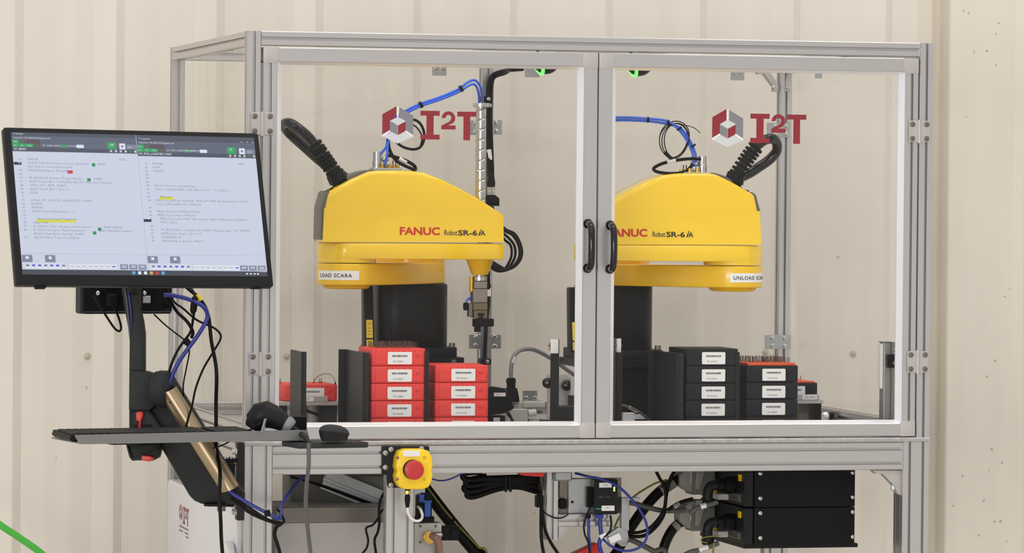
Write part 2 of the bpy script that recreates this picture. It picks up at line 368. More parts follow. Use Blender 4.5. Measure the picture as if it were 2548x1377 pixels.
# ---- doors
def door(x0, x1, hinge_left):
    z0, z1 = T+.0035, T+1.0405; y0, y1 = -.001, P-.004; b = MB(); hs = ('v-',)
    b_l = ('v-',) if hinge_left else (); b_r = () if hinge_left else ('v-',)
    bar(b, 'z', z0+P, z1-P, x0, x0+P, y0, y1, slots=b_l); bar(b, 'z', z0+P, z1-P, x1-P, x1, y0, y1, slots=b_r)
    bar(b, 'x', x0+P, x1-P, y0, y1, z0, z0+P-.0022, slots=(), m=1); bar(b, 'x', x0+P, x1-P, y0, y1, z1-P, z1, slots=(), m=1)
    d = b.build('door', ['aluminium_z', 'aluminium_x'], cell)
    for cx, sx in ((x0, 1), (x1, -1)):          # cast corner fittings
        for cz, sz in ((z0, 1), (z1, -1)):
            e = .0035; f = MB(); L = P+.004
            pts = [(0, 0), (L, 0), (L, P-.001), (P-.001, P-.001), (P-.001, L), (0, L)]
            f.prism(rounded([(cx+sx*p, cz+sz*q) for p, q in pts], .0015, 2), (0, y1+.0005, 0), X_, Z_, (0, -(y1-y0+.0018), 0), .0012); f.build('corner_fitting', 'aluminium_fitting', d)
    g = MB(); t = .014                          # bevelled glazing bead round the pane
    ix0, ix1, iz0, iz1 = x0+P, x1-P, z0+P-.0022, z1-P
    q = [(ix0, iz0), (ix1, iz0), (ix1, iz1), (ix0, iz1)]; q2 = [(ix0+t, iz0+t*.6), (ix1-t, iz0+t*.6), (ix1-t, iz1-t*.5), (ix0+t, iz1-t*.5)]
    for i in range(4):
        j = (i+1) % 4; a, c, e, h = q[i], q[j], q2[j], q2[i]
        g.add([(a[0], y0+.004, a[1]), (c[0], y0+.004, c[1]), (e[0], y0+.020, e[1]), (h[0], y0+.020, h[1]), (e[0], y0+.026, e[1]), (h[0], y0+.026, h[1]), (c[0], y0+.026, c[1]), (a[0], y0+.026, a[1])],
              [(0, 1, 2, 3), (3, 2, 4, 5), (5, 4, 6, 7), (0, 7, 6, 1)])
    g.build('glazing_bead', 'aluminium_bright', d, sharp=20)
    MB().box(x0+P-.002, x1-P+.002, y0+.0215, y0+.0255, z0+P-.004, z1-P+.002).build('pane', 'pane_clear', d, sharp=0)
    return d, y0+.0215
dl, YP = door(.0433, .9558, True); dr, _ = door(.9588, W-.0425, False)
def handle(d, px, py0, py1):                    # black bridge handle on a door stile
    a = at(px, py0, -.001); c = at(px, py1, -.001); x = a.x; z1, z0 = a.z, c.z; y = -.001; b = MB()
    pts = [(x, y, z1), (x, y-.02, z1-.001), (x, y-.034, z1-.006), (x, y-.042, z1-.02), (x, y-.045, (z0+z1)/2), (x, y-.042, z0+.02), (x, y-.034, z0+.006), (x, y-.02, z0+.001), (x, y, z0)]
    b.tube(pts, .0095, 12, 6); b.cyl((x, y, z1), (x, y-.006, z1), .013, n=14); b.cyl((x, y, z0), (x, y-.006, z0), .013, n=14)
    b.build('handle', 'black_gloss', d)
handle(dl, 1462, 557, 668); handle(dr, 1586.5-81+12, 561, 670)
def hinge(px, py, d):
    c = at(px, py, -.002); h = empty_part = None; b = MB(); x, z = c.x, c.z; y = -.002
    for s in (-1, 1): b.box(x+s*.0165-.0135, x+s*.0165+.0135, y-.006, y, z-.0295, z+.0295, .0012)
    b.cyl((x, y-.0035, z-.032), (x, y-.0035, z+.032), .0062, n=12)
    o = b.build('hinge', 'aluminium_fitting', cell)
    for s in (-1, 1):
        for t in (-1, 1): k = MB(); bolt(k, (x+s*.0205, y-.006, z+t*.0195), (0, -1, 0), .0062, .0035); k.build('hinge_screw', 'steel_dark', o)
for px, py in ((652, 308), (647.5, 906.5), (2286.5, 327.5), (2282.5, 901)): hinge(px, py, None)

# ---- logo decals on the panes and elsewhere
def logo(b, o, u, v, k):                        # cube mark and letters, k = size of one photo pixel there; materials 0 red 1 grey 2 silver 3 white
    o = Vector(o); u = Vector(u); v = Vector(v); n = u.cross(v).normalized()
    def poly(pts, m, lift=.0002): b.prism([(x*k, -y*k) for x, y in pts], o, u, v, n*lift, m=m)
    poly([(0, 21), (35, 1), (35, 28), (19, 37), (19, 59), (0, 70)], 0); poly([(42, 3), (77, 23), (77, 70), (58, 59), (58, 36), (42, 28)], 1)
    poly([(2, 75), (31, 59), (39, 64), (46, 59), (75, 75), (38, 92)], 2)
    poly([(37, 1), (40, 1), (40, 34), (38.5, 37), (37, 34)], 3, .0004); poly([(0, 72), (27, 54), (30, 57), (0, 76)], 3, .0004); poly([(77, 72), (50, 54), (47, 57), (77, 76)], 3, .0004)
    poly([(19, 37), (38.5, 27), (58, 37), (38.5, 47)], 2, .0005); poly([(19, 38), (38, 48), (38, 71), (19, 61)], 1, .0005); poly([(39, 48), (58, 38), (58, 61), (39, 71)], 0, .0005)
    poly([(95, 11), (143, 11), (143, 23), (128, 23), (128, 69), (143, 69), (143, 81), (95, 81), (95, 69), (110, 69), (110, 23), (95, 23)], 0)
    tw = []
    for i in range(13): t = pi*1.02-i*pi*1.28/12; tw.append((165+17*cos(t), 28-16.5*sin(t)))
    inn = []
    for i in range(13): t = pi*1.02-i*pi*1.22/12; inn.append((165+7*cos(t), 27.5-7*sin(t)))
    two = tw+[(164, 46), (183, 46), (183, 56), (147, 56), (147, 47), (168, 36)]+inn[::-1]
    poly(two, 0)
    poly([(187, 12), (235, 12), (235, 24), (219.5, 24), (219.5, 82), (202.5, 82), (202.5, 24), (187, 24)], 0)
LM = ['logo_red', 'logo_grey', 'logo_silver', 'logo_white']
for d, (px, py) in ((dl, (951.5, 263)), (dr, (1772.5, 270))):
    b = MB(); yp = YP-.0003; q = at(px, py, yp); k = (at(px+100, py, yp).x-q.x)/100; logo(b, q, X_, Z_, k); b.build('logo_decal', LM, d, sharp=0)
# ================================================================ the two robots
def hull2(c0, r0, c1, r1, n=14):                # outline round two circles in plan
    c0, c1 = Vector(c0), Vector(c1); d = c1-c0; L = d.length; a = atan2(d.y, d.x); k = math.acos((r0-r1)/L); pts = []
    for i in range(n+1): t = a+k+(2*pi-2*k)*i/n; pts.append((c0.x+r0*cos(t), c0.y+r0*sin(t)))
    for i in range(n+1): t = a-k+2*k*i/n; pts.append((c1.x+r1*cos(t), c1.y+r1*sin(t)))
    return pts
def cyl_patch(b, c, R, a0, a1, z0, z1, m=0, n=16, lift=.0006):
    vs = []; 
    for i in range(n+1):
        a = a0+(a1-a0)*i/n
        for z in (z0, z1): vs.append((c.x+(R+lift)*sin(a), c.y-(R+lift)*cos(a), z))
    b.add(vs, [(2*i, 2*i+2, 2*i+3, 2*i+1) for i in range(n)], m)
def cyl_text(b, txt, c, R, a0, z, h, lift=.0012, wide=1, m=0, bold=0, spacing=1):
    t = MB(); t.text(txt, (0, 0, 0), X_, Z_, h, bold=bold, wide=wide, spacing=spacing)
    b.add([(c.x+(R+lift)*sin(a0+q.x/R), c.y-(R+lift)*cos(a0+q.x/R), z+q.z) for q in t.v], t.f, m)
YA = .52; HT = .083; CD = .118                             # plane of the first robot's arm and half its thickness
YF = YA-HT
Y2A = .34
def robot(s, ya, xj1, J1Y, label, tagtxt):
    # profile points are read on the arm's front plane; s = -1 mirrors them about xm
    yf = ya-HT
    def q(px, py, Y=None):
        Y = yf if Y is None else Y
        p = at(px, py, Y) if s > 0 else at(1894-(px-803)*.95, py+6.3, Y)
        return (p.x, p.z)
    x2 = at(862 if s > 0 else 1823, 680, ya).x; j2 = Vector((x2, ya, 0)); j1 = Vector((xj1, J1Y, 0))
    r = empty('industrial_robot', (xj1, J1Y, q(1028, 889, J1Y-.1)[1]), label, 'robot', 'yellow robot arms in the enclosure')
    zb = q(1028, 889, J1Y-.1)[1]
    # ---- black base column with its side duct
    b = MB(); c = [(-.103, -.1), (.103, -.1), (.103, .1), (-.103, .1)]; b.prism(rounded([(xj1+x, J1Y+y) for x, y in c], .07, 6), (0, 0, zb+.028), X_, Y_, (0, 0, q(862, 711)[1]-zb-.0285), .004)
    b.build('column', 'robot_black', r, sharp=40)
    b = MB(); b.prism(rounded([(xj1-.12, J1Y-.115), (xj1+.12, J1Y-.115), (xj1+.12, J1Y+.115), (xj1-.12, J1Y+.115)], .02, 3), (0, 0, zb), X_, Y_, (0, 0, .028), .003)
    fl = b.build('base_flange', 'black_satin', r)
    for dx in (-.105, .105):
        k = MB(); k.lathe((xj1+dx, J1Y-.1, zb+.028), Z_, [(.009, 0), (.009, .012), (.006, .012), (.006, .006)], 8); k.build('bolt', 'steel_dark', fl)
    b = MB(); zt, z0 = q(900, 711, J1Y-.1)[1], q(900, 872, J1Y-.1)[1]; xd = xj1-.131
    b.prism(rounded([(J1Y-.09, z0), (J1Y-.06, zt), (J1Y-.025, zt), (J1Y-.04, z0)], .008, 3), (xd-.014, 0, 0), Y_, Z_, (.028, 0, 0), .004)
    du = b.build('cable_duct', 'robot_black', r, sharp=40)
    for za, zc in ((797, 842), (846, 866)):
        k = MB(); p0, p1 = q(900, za, J1Y-.1)[1], q(900, zc, J1Y-.1)[1]; yy = lambda z: J1Y-.09+.03*(z-z0)/(zt-z0)-.0008
        k.add([(xd-.009, yy(p1), p1), (xd+.0095, yy(p1), p1), (xd+.0095, yy(p0), p0), (xd-.009, yy(p0), p0)], [(0, 1, 2, 3)])
        for i, (u, h) in enumerate(((.2, .1), (.45, .06), (.62, .06), (.8, .05))):
            zz = p0+(p1-p0)*u; k.add([(xd-.005, yy(zz)-.0004, zz-.0012), (xd+.005, yy(zz)-.0004, zz-.0012), (xd+.005, yy(zz)-.0004, zz), (xd-.005, yy(zz)-.0004, zz)], [(0, 1, 2, 3)], 1)
        k.build('warning_sticker', ['yellow_label', 'ink'], du, sharp=0)
    # ---- first link, from the column's axis to the elbow hub
    z0, z1 = q(862, 711)[1], q(862, 656.5)[1]
    b = MB(); b.prism(hull2(j2.to_2d(), .083, j1.to_2d(), .104), (0, 0, z0), X_, Y_, (0, 0, z1-z0), .004, seg=3)
    b.lathe((xj1, J1Y, z1-.001), Z_, [(.103, 0), (.103, .012), (.09, .016)], 32)
    l1 = b.build('lower_link', 'robot_yellow_lower', r, sharp=40)
    b = MB(); b.lathe((x2, ya, z0+.0005), (0, 0, -1), [(.064, 0), (.067, .004), (.062, .010), (.056, .0115)], 28); b.build('elbow_cap', 'robot_yellow_lower', l1, sharp=40)
    k = MB(); va = YAW+math.atan(((862 if s > 0 else 1823)-1274)/10034); R = .083
    a0 = radians(-66 if s > 0 else -5)-va; a1 = radians(25 if s > 0 else 86)-va; zc, zd = q(862, 697.5)[1], q(862, 674.5)[1]
    if s < 0: zc, zd = zc+.0005, zd+.0005
    cyl_patch(k, j2, R, a0, a1, zc, zd, 0); tl = (a1-a0)*R
    cyl_text(k, tagtxt, j2, R, a0+.07*tl/R, zc+.0075, .0105, m=1, bold=.0002, wide=1.02 if s > 0 else .98, spacing=1.16)
    k.build('name_label', ['paper', 'ink'], l1, sharp=0)
    # ---- lower casing of the arm: plan outline, round at the elbow
    zs, zbm = q(900, 604)[1], q(900, 645)[1]; xt = q(1256, 640)[0]; sx = 1 if xt > x2 else -1
    pl = [(x2+HT*cos(t)*sx, ya+HT*sin(t)) for t in [pi/2+pi*i/14 for i in range(15)]]+rounded([(xt, ya-HT), (xt, ya+HT)] if 0 else [(xt-sx*.02, ya-HT), (xt, ya-HT+.012), (xt, ya+HT-.012), (xt-sx*.02, ya+HT)], 0)
    b = MB(); b.prism(pl, (0, 0, zbm), X_, Y_, (0, 0, zs-zbm-.001), .003)
    b.lathe((x2, ya, z1+.002), Z_, [(.081, 0), (.082, .002), (.082, zbm-z1+.001)], 36)
    casing = b.build('arm_casing', 'robot_yellow', r, sharp=40)
    # ---- upper cover
    out = [(803, 603), (808, 518), (816, 483), (820, 477), (875, 447), (919, 427.5), (938, 424.5), (985, 424), (1028, 425.5), (1058, 429.5), (1098, 445), (1144, 467), (1192, 493.5), (1236, 522), (1252, 534), (1253.5, 603)]
    O = [q(*p) for p in out]; b = MB()
    b.prism(O, (0, yf+.006, 0), X_, Z_, (0, CD, 0), .013, seg=4)
    def wedge(pts, front=True):                  # raised shoulder that fades into the side
        ys = yf+.006 if front else yf+.006+CD; sg = -1 if front else 1
        A = [Vector((q(*p)[0], ys+sg*h, q(*p)[1])) for p, h in pts]; B = [Vector((a.x, ys+sg*-.002, a.z)) for a in A]; n = len(A)
        fs = [tuple(range(n))]+[(i, (i+1) % n, n+(i+1) % n, n+i) for i in range(n)]
        if (s > 0) == front: fs = [f[::-1] for f in fs]
        b.add(A+B, fs)
    for fr in (True, False):
        wedge([((807, 519), .0075), ((830, 519.5), .0075), ((938, 541), -.001), ((938, 603), .0055), ((803, 603), .0075)], fr)
        wedge([((938, 541), -.001), ((1042, 520), -.001), ((1042, 603), .0055), ((938, 603), .0055)], fr)
        wedge([((1042, 503.5), -.001), ((1236, 524.5), .0075), ((1252, 535), .0075), ((1253.5, 603), .0075), ((1042, 603), .0055)], fr)
    CV = b; cover = b.build('arm_cover', 'robot_yellow', r, sharp=28)
    b = MB(); gp = [(799.5, 597), (801.5, 517), (812, 480), (817, 475), (830, 478), (818, 518), (814, 597)]
    b.prism([q(*p) for p in gp], (0, yf+.011, 0), X_, Z_, (0, CD-.008, 0), .005); b.build('rear_cap', 'robot_grey', r, sharp=40)
    # slotted grey top plate at the rear of the cover
    b = MB(); b.prism([q(*p) for p in ((868, 444), (885, 433), (912, 424.5), (936, 422.5), (936, 428), (875, 452))], (0, yf+.034, 0), X_, Z_, (0, .09, 0), .002); b.build('top_plate', 'robot_grey', r, sharp=40)
    # ---- printed name on the side
    b = MB(); 
    yt = yf+.0055
    def put(txt, px, py, hp, m, bold=0, wide=1, spacing=1, shear=0):
        o = at(px, py, yt-.0015); b.text(txt, (o.x, yt-.0015, o.z), X_, Z_, hp/sc(yf), bold=bold, wide=wide, m=m, spacing=spacing, shear=shear)
    if s > 0: px, dy = 993, 584
    else: px, dy = 1511, 588
    put('FANUC', px, dy, 18.5, 0, .0009, 1.185, 1.0); put('Robot', px+111, dy+1.5, 13.5, 1, .0001, .71); put('SR-6', px+146, dy+2, 13, 1, .0005, 1.4, 1.02); put('i', px+194.5, dy+2.5, 16.5, 1, .0003, 1.3, 1, .3); put('A', px+202, dy+2.5, 12.5, 1, .0003, 1.0)
    from mathutils.bvhtree import BVHTree
    tree = BVHTree.FromPolygons(CV.v, CV.f)
    for i, v in enumerate(b.v):
        h = tree.ray_cast(Vector((v.x, yf-.05, v.z)), Y_)
        if h[0]: b.v[i] = h[0]-Y_*.0012
    b.build('nameplate_print', ['fanuc_red', 'ink'], cover, sharp=0)
    # ---- Z axis: cone below, splined screw above
    x3 = q(1194, 640, ya)[0] if s > 0 else at(1490, 640, ya).x; b = MB(); zc0, zc1 = q(1194, 646)[1], q(1194, 686)[1]
    b.lathe((x3, ya, zc0), (0, 0, -1), [(.041, -.002), (.040, 0), (.0235, zc0-zc1-.002), (.021, zc0-zc1)], 20); b.build('spindle_cone', 'robot_yellow_lower', r, sharp=40)
    zt = q(1194, 262)[1]; zl = q(1194, 700)[1]
    b = MB(); R = .0148; n = 20; tot = zt-q(1194, 505)[1]; pitch = .0285; k = 220; vs = []; fs = []
    zz0 = q(1194, 520)[1]
    for i in range(k+1):                          # shaft with a helical groove cut in it
        z = zz0+(zt-zz0)*i/k
        for j in range(n):
            a = 2*pi*j/n; ph = ((z-zz0)/pitch-a/(2*pi)) % 1; R2 = R-(.0018 if ph < .12 else 0); vs.append((x3+R2*cos(a), ya+R2*sin(a), z))
    for i in range(k):
        for j in range(n): j2_ = (j+1) % n; fs.append((i*n+j, i*n+j2_, (i+1)*n+j2_, (i+1)*n+j))
    b.add(vs, fs)
    sh = b.build('ball_screw', 'steel', r, sharp=25)
    b = MB(); b.cyl((x3, ya, zl), (x3, ya, q(1194, 684)[1]), .0115, n=16); b.build('shaft_end', 'steel', sh)
    b = MB(); b.cyl((x3, ya, zt-.004), (x3, ya, zt+.008), .0235, n=28, bev=.0012); b.box(x3+.016, x3+.029, ya-.009, ya+.009, zt-.003, zt+.007, .001); b.build('screw_collar', 'steel', sh, sharp=40)
    # ---- gripper
    b = MB(); zq = lambda py: q(1194, py)[1]; wpx = 1/sc(ya)
    b.cyl((x3, ya, zq(701)), (x3, ya, zq(689)), .0205, n=24, bev=.001); g = b.build('gripper', 'steel', r, sharp=40)
    MB().box(x3-.0195*1, x3+.018, ya-.018, ya+.018, zq(720), zq(701.5), .0015).build('gripper_body', 'gripper_grey', g)
    MB().box(x3-.0225, x3+.0185, ya-.02, ya+.02, zq(755), zq(720.5), .0015).build('gripper_body', 'gripper_grey', g)
    MB().box(x3-.0215, x3+.0185, ya-.021, ya+.021, zq(774), zq(756), .001).build('gripper_base', 'gripper_olive', g)
    MB().box(x3-.0195, x3+.0185, ya-.019, ya+.019, zq(794), zq(774.5), .001).build('gripper_guide', 'gripper_olive', g)
    k = MB(); k.prism(rounded([(x3-.010, zq(781)), (x3+.010, zq(781)), (x3+.010, zq(787)), (x3+.0055, zq(789)), (x3+.0055, zq(797)), (x3-.0055, zq(797)), (x3-.0055, zq(789)), (x3-.010, zq(787))], .0008, 1), (0, ya-.0215, 0), X_, Z_, (0, .03, 0)); k.build('jaw_slide', 'black_satin', g)
    k = MB(); k.box(x3-.019, x3+.002, ya-.026, ya+.006, zq(816), zq(795.5), .0015); k.box(x3-.0145, x3-.001, ya-.022, ya+.002, zq(829), zq(816), .001); k.build('jaw', 'black_plastic', g)
    k = MB(); k.box(x3+.002, x3+.038, ya-.018, ya+.014, zq(815), zq(795.5), .0015); k.build('jaw', 'black_plastic', g)
    k = MB(); k.cyl((x3-.008, ya-.01, zq(838)), (x3-.008, ya-.01, zq(829)), .0016, n=8); k.ball((x3-.008, ya-.01, zq(833)), .0028, n=8, m=1); k.build('probe', ['steel', 'red_plastic'], g)
    if s > 0:
        k = MB(); k.box(x3-.033, x3-.022, ya-.012, ya+.012, zq(791), zq(757), .001); k.build('sensor_block', 'steel_dark', g)
        e = at(1159, 763, ya); k = MB(); k.box(e.x-.0065, e.x+.0065, ya-.008, ya+.008, e.z-.011, e.z+.011, .003); k.cyl((e.x, ya, e.z-.005), (e.x+.016, ya, e.z-.005), .004, n=10)
        el = k.build('hose_elbow', 'black_plastic', g)
        k = MB(); k.tube([(e.x+.001, ya, e.z+.009), (e.x+.004, ya, e.z+.018), (e.x+.012, ya+.003, e.z+.023), (e.x+.022, ya+.01, e.z+.026)], .003, 8); k.build('air_line', 'air_blue', g)
        MB().box(x3-.028, x3-.0225, ya-.01, ya+.012, zq(728), zq(690), .001).build('bracket', 'yellow', g)
    # ---- grommet, corrugated sleeve and umbilical loop at the rear of the cover
    m_ = lambda px, py, y: Vector((q(px, py)[0], yf+.062+y, q(px, py)[1]))
    a, c = m_(862, 462, 0), m_(843 if s > 0 else 852, 430, 0)
    k = MB(); k.lathe(a, c-a, [(.030, -.004), (.030, .008), (.024, .009), (.024, .016), (.0285, .017), (.0255, .042), (.020, .044)], 8); k.build('cable_gland', 'black_plastic', r, sharp=25)
    k = MB()
    for (px, py) in ((823, 480), (834, 474)):
        p = m_(px, py, -.03); k.lathe(p-Vector((0, 0, .004)), (c-a), [(.004, 0), (.004, .006), (.0065, .006), (.0065, .012), (.003, .012)], 8)
    k.build('hose_fitting', 'black_plastic', r)
    if s > 0: tip = [(843, 430, 0), (811, 386, -.005), (780, 345, -.01), (755, 322, -.008), (736, 308, 0), (727, 305, .02), (725, 311, .045), (742, 329, .075), (782, 363, .09), (828, 402, .1), (872, 432, .1), (905, 452, .09)]
    else: tip = [(852, 431, 0), (828, 394, -.005), (804, 361, -.01), (784, 344, -.012), (764, 338, -.008), (748, 342, .005), (738, 356, .02), (737, 372, .035), (752, 391, .045), (776, 408, .05), (802, 424, .05), (838, 440, .05)]
    pts = [m_(*t) for t in tip]; k = MB(); k.tube(pts, .0145, 14, 6); umb = k.build('umbilical', 'black_gloss', r, sharp=60)
    P_ = spline(pts, 12); L = [0]
    for i in range(1, len(P_)): L.append(L[-1]+(P_[i]-P_[i-1]).length)
    k = MB(); step = .0128; nr = 8 if s > 0 else 8
    for i in range(nr):
        d0 = .004+step*i; j = next(t for t in range(len(L)) if L[t] >= d0); tdir = (P_[j+1]-P_[j-1]).normalized()
        k.lathe(P_[j], tdir, [(.0145, -.0042), (.0222, -.0039), (.0235, 0), (.0222, .0039), (.0145, .0042)], 18)
    k.build('corrugated_sleeve', 'black_rubber', r, sharp=60)
    return r, j2, x3, zt, q, m_, ya
J1A, J1B = YA+.25, Y2A+.25
R1 = robot(1, YA, at(1028, 800, J1A-.06).x, J1A, 'yellow robot arm on the left, its hub labelled LOAD SCARA', 'LOAD SCARA')
R2 = robot(-1, Y2A, at(1539, 800, J1B-.06).x, J1B, 'yellow robot arm on the right, its hub labelled UNLOAD SCARA', 'UNLOAD SCARA')
# pedestals under the robots
for r, lb in ((R1, 'black steel pedestal under the left robot, behind the red trays'), (R2, 'black steel pedestal under the right robot, beside the black trays')):
    L = ROOT[r[0].name]; x, y, z = L
    b = MB(); b.box(x-.125, x+.135, y-.125, y+.125, z-.022, z-.0002, .002); b.box(x-.085, x+.085, y-.085, y+.085, T+.0006, z-.022, .002)
    pd = empty('robot_pedestal', (x, y, T), lb, 'pedestal', 'robot pedestals'); b.build('riser', 'robot_black', pd)
    k = MB(); bolt(k, (x+.105, y-.125, z-.013), (0, -1, 0), .006, .004); k.build('screw', 'steel_dark', pd)
# ================================================================ trays of pins on the table
TW, TD, TH = .152, .175, .0474
def make_tray(x, y, z, body, dark, label, grp, name='parts_tray'):
    """front-left-bottom corner at (x, y, z)"""
    t = empty(name, (x+TW/2, y+TD/2, z), label, 'tray', grp)
    b = MB(); r = .009
    ou = rounded([(x, y), (x+TW, y), (x+TW, y+TD), (x, y+TD)], r, 4)
    b.prism(ou, (0, 0, z+.0006), X_, Y_, (0, 0, TH-.0012), .0022, seg=2); body_o = b.build('body', body, t, sharp=35)
    b = MB()                                     # raised fields left and right of the label, like ribs on the moulding
    for u0, u1 in ((.012, .043), (.118, .143)): b.box(x+u0, x+u1, y-.0012, y+.004, z+.005, z+TH-.010, .0008)
    b.build('side_field', body, t)
    b = MB()
    for i in range(9): u = .014+i*(TW-.028)/8; b.prism([(u+x-.0022, 0), (u+x+.0022, 0), (u+x, .0032)], (0, y-.0004, z+TH-.0085), X_, Z_, (0, .003, 0))
    tag(b.build('notches', dark, t, sharp=0), kind='stuff')
    lx0, lx1, lz0, lz1 = x+.0465, x+.1135, z+.0045, z+TH-.0095
    b = MB(); b.prism(rounded([(lx0, lz0), (lx1, lz0), (lx1, lz1), (lx0, lz1)], .0035, 3), (0, y-.0005, 0), X_, Z_, (0, -.0011, 0))
    yt = y-.0018; rr = random.Random(int(x*1000+z*977)); u = lx0+.012
    while u < lx1-.013:                          # bar code and the number under it
        wd = rr.choice((.0008, .0012, .0018)); b.box(u, u+wd, yt-.0001, yt+.0002, lz1-.0135, lz1-.0085, m=1); u += wd+rr.choice((.0007, .001))
    b.text('TR-%06d' % rr.randint(100000, 104400), (lx0+.014, yt-.0002, lz0+.0055), X_, Z_, .0042, wide=1.12, m=2)
    b.build('paper_label', ['paper', 'ink', 'ink_grey'], t, sharp=0)
    b = MB(); b.text('Y7', (x+.1225, y-.0017, z+.0215), X_, Z_, .0075, bold=.0002, wide=1.15); b.build('moulded_mark', dark, t, sharp=0)
    return t
def add_pins(t, nx, ny, base, h, seed, keep=.9, insert=None, r=.00075):
    L = ROOT[t.name]; x0, y0, zt = L.x-TW/2, L.y-TD/2, L.z+base; rr = random.Random(seed); b = MB()
    for i in range(nx):
        for j in range(ny):
            if rr.random() > keep: continue
            x = x0+.014+(TW-.028)*(i+.5)/nx+rr.uniform(-.001, .001); y = y0+.016+(TD-.032)*(j+.5)/ny; dx, dy = rr.uniform(-.0012, .0012), rr.uniform(-.001, .001)
            b.cyl((x, y, zt-.002), (x+dx, y+dy, zt+h*rr.uniform(.85, 1.05)), r, n=5)
    o = b.build('pins', 'pin_metal', t, sharp=0); tag(o, kind='stuff')
    if insert:
        b = MB(); b.prism(rounded([(x0+.006, y0+.006), (x0+TW-.006, y0+.006), (x0+TW-.006, y0+TD-.006), (x0+.006, y0+TD-.006)], .006, 3), (0, 0, L.z+TH-.0012), X_, Y_, (0, 0, base-TH+.0012), .001); b.build('insert', insert, t, sharp=35)
# stacks: (left px of the front, depth, count, material, dark material)
def stack(px, Y, n, body, dark, who, grp, top):
    x = at(px, 1000, Y).x; res = []
    pos = {5: ['topmost', 'second from the top', 'middle', 'second from the bottom', 'lowest, half hidden'], 4: ['topmost', 'second from the top', 'third from the top', 'lowest, half hidden']}[n]
    for i in range(n):
        k = n-1-i; lab = '%s tray with a white label, %s of %s' % (who[0], pos[i], who[1])
        if i == 0 and top: lab = '%s tray %s, topmost of %s' % (who[0], top, who[1])
        res.append(make_tray(x, Y, T+.0006+k*TH, body, dark, lab, grp))
    return res
s1 = stack(922, .2, 5, 'tray_red', 'tray_red_dark', ('red', 'the tall red stack'), 'red trays in the tall stack', 'filled with upright metal pins')
add_pins(s1[0], 15, 9, TH, .0165, 3, .9)
s2 = stack(1081, .235, 4, 'tray_red', 'tray_red_dark', ('red', 'the shorter red stack'), 'red trays in the short stack', 'with a smooth closed top')
s3 = stack(1705, .17, 5, 'tray_black', 'black_gap', ('black', 'the taller black stack'), 'black trays in the tall stack', 'with a smooth closed top')
s4 = stack(1856, .2, 4, 'tray_black', 'black_gap', ('black', 'the shorter black stack'), 'black trays in the short stack', 'with pins on an orange insert')
add_pins(s4[0], 15, 8, TH+.006, .0165, 5, .9, 'tray_orange')
# input fixture at the left with its red tray
YI = .74
q = at(708.5, 1000, YI); zi = q.z
ti = make_tray(q.x, YI, zi+.0008, 'tray_red', 'tray_red_dark', 'red tray with a few pins on the silver input fixture at the left', None)
L = ROOT[ti.name]; b = MB()
for (px, py, h) in ((697, 950, 11), (781, 948, 10), (795, 949, 11), (799.5, 949, 11)):
    q = at(px, py, YI+.11); b.cyl((q.x, YI+.11, L.z+TH-.001), (q.x, YI+.11, L.z+TH+h/sc(YI)), .0012, n=6); b.cyl((q.x, YI+.11, L.z+TH-.001), (q.x, YI+.11, L.z+TH+.0018), .005, n=10, m=1)
tag(b.build('pins', ['pin_metal', 'tray_red_dark'], ti), kind='stuff')
b = MB(); b.tube([at(781, 948, YI+.11), at(790, 938, YI+.1), at(806, 931, YI+.08), at(822, 932.5, YI+.05), at(832, 944, YI+.02), at(834, 953, YI+.012)], .0016, 6); w_ = b.build('sensor_wire', 'cable_grey', ti)
k = MB(); e = at(834, 955, YI+.012); k.cyl(e-Vector((0, 0, .004)), e+Vector((0, 0, .004)), .003, .0015, n=8); k.build('plug', 'black_plastic', ti)
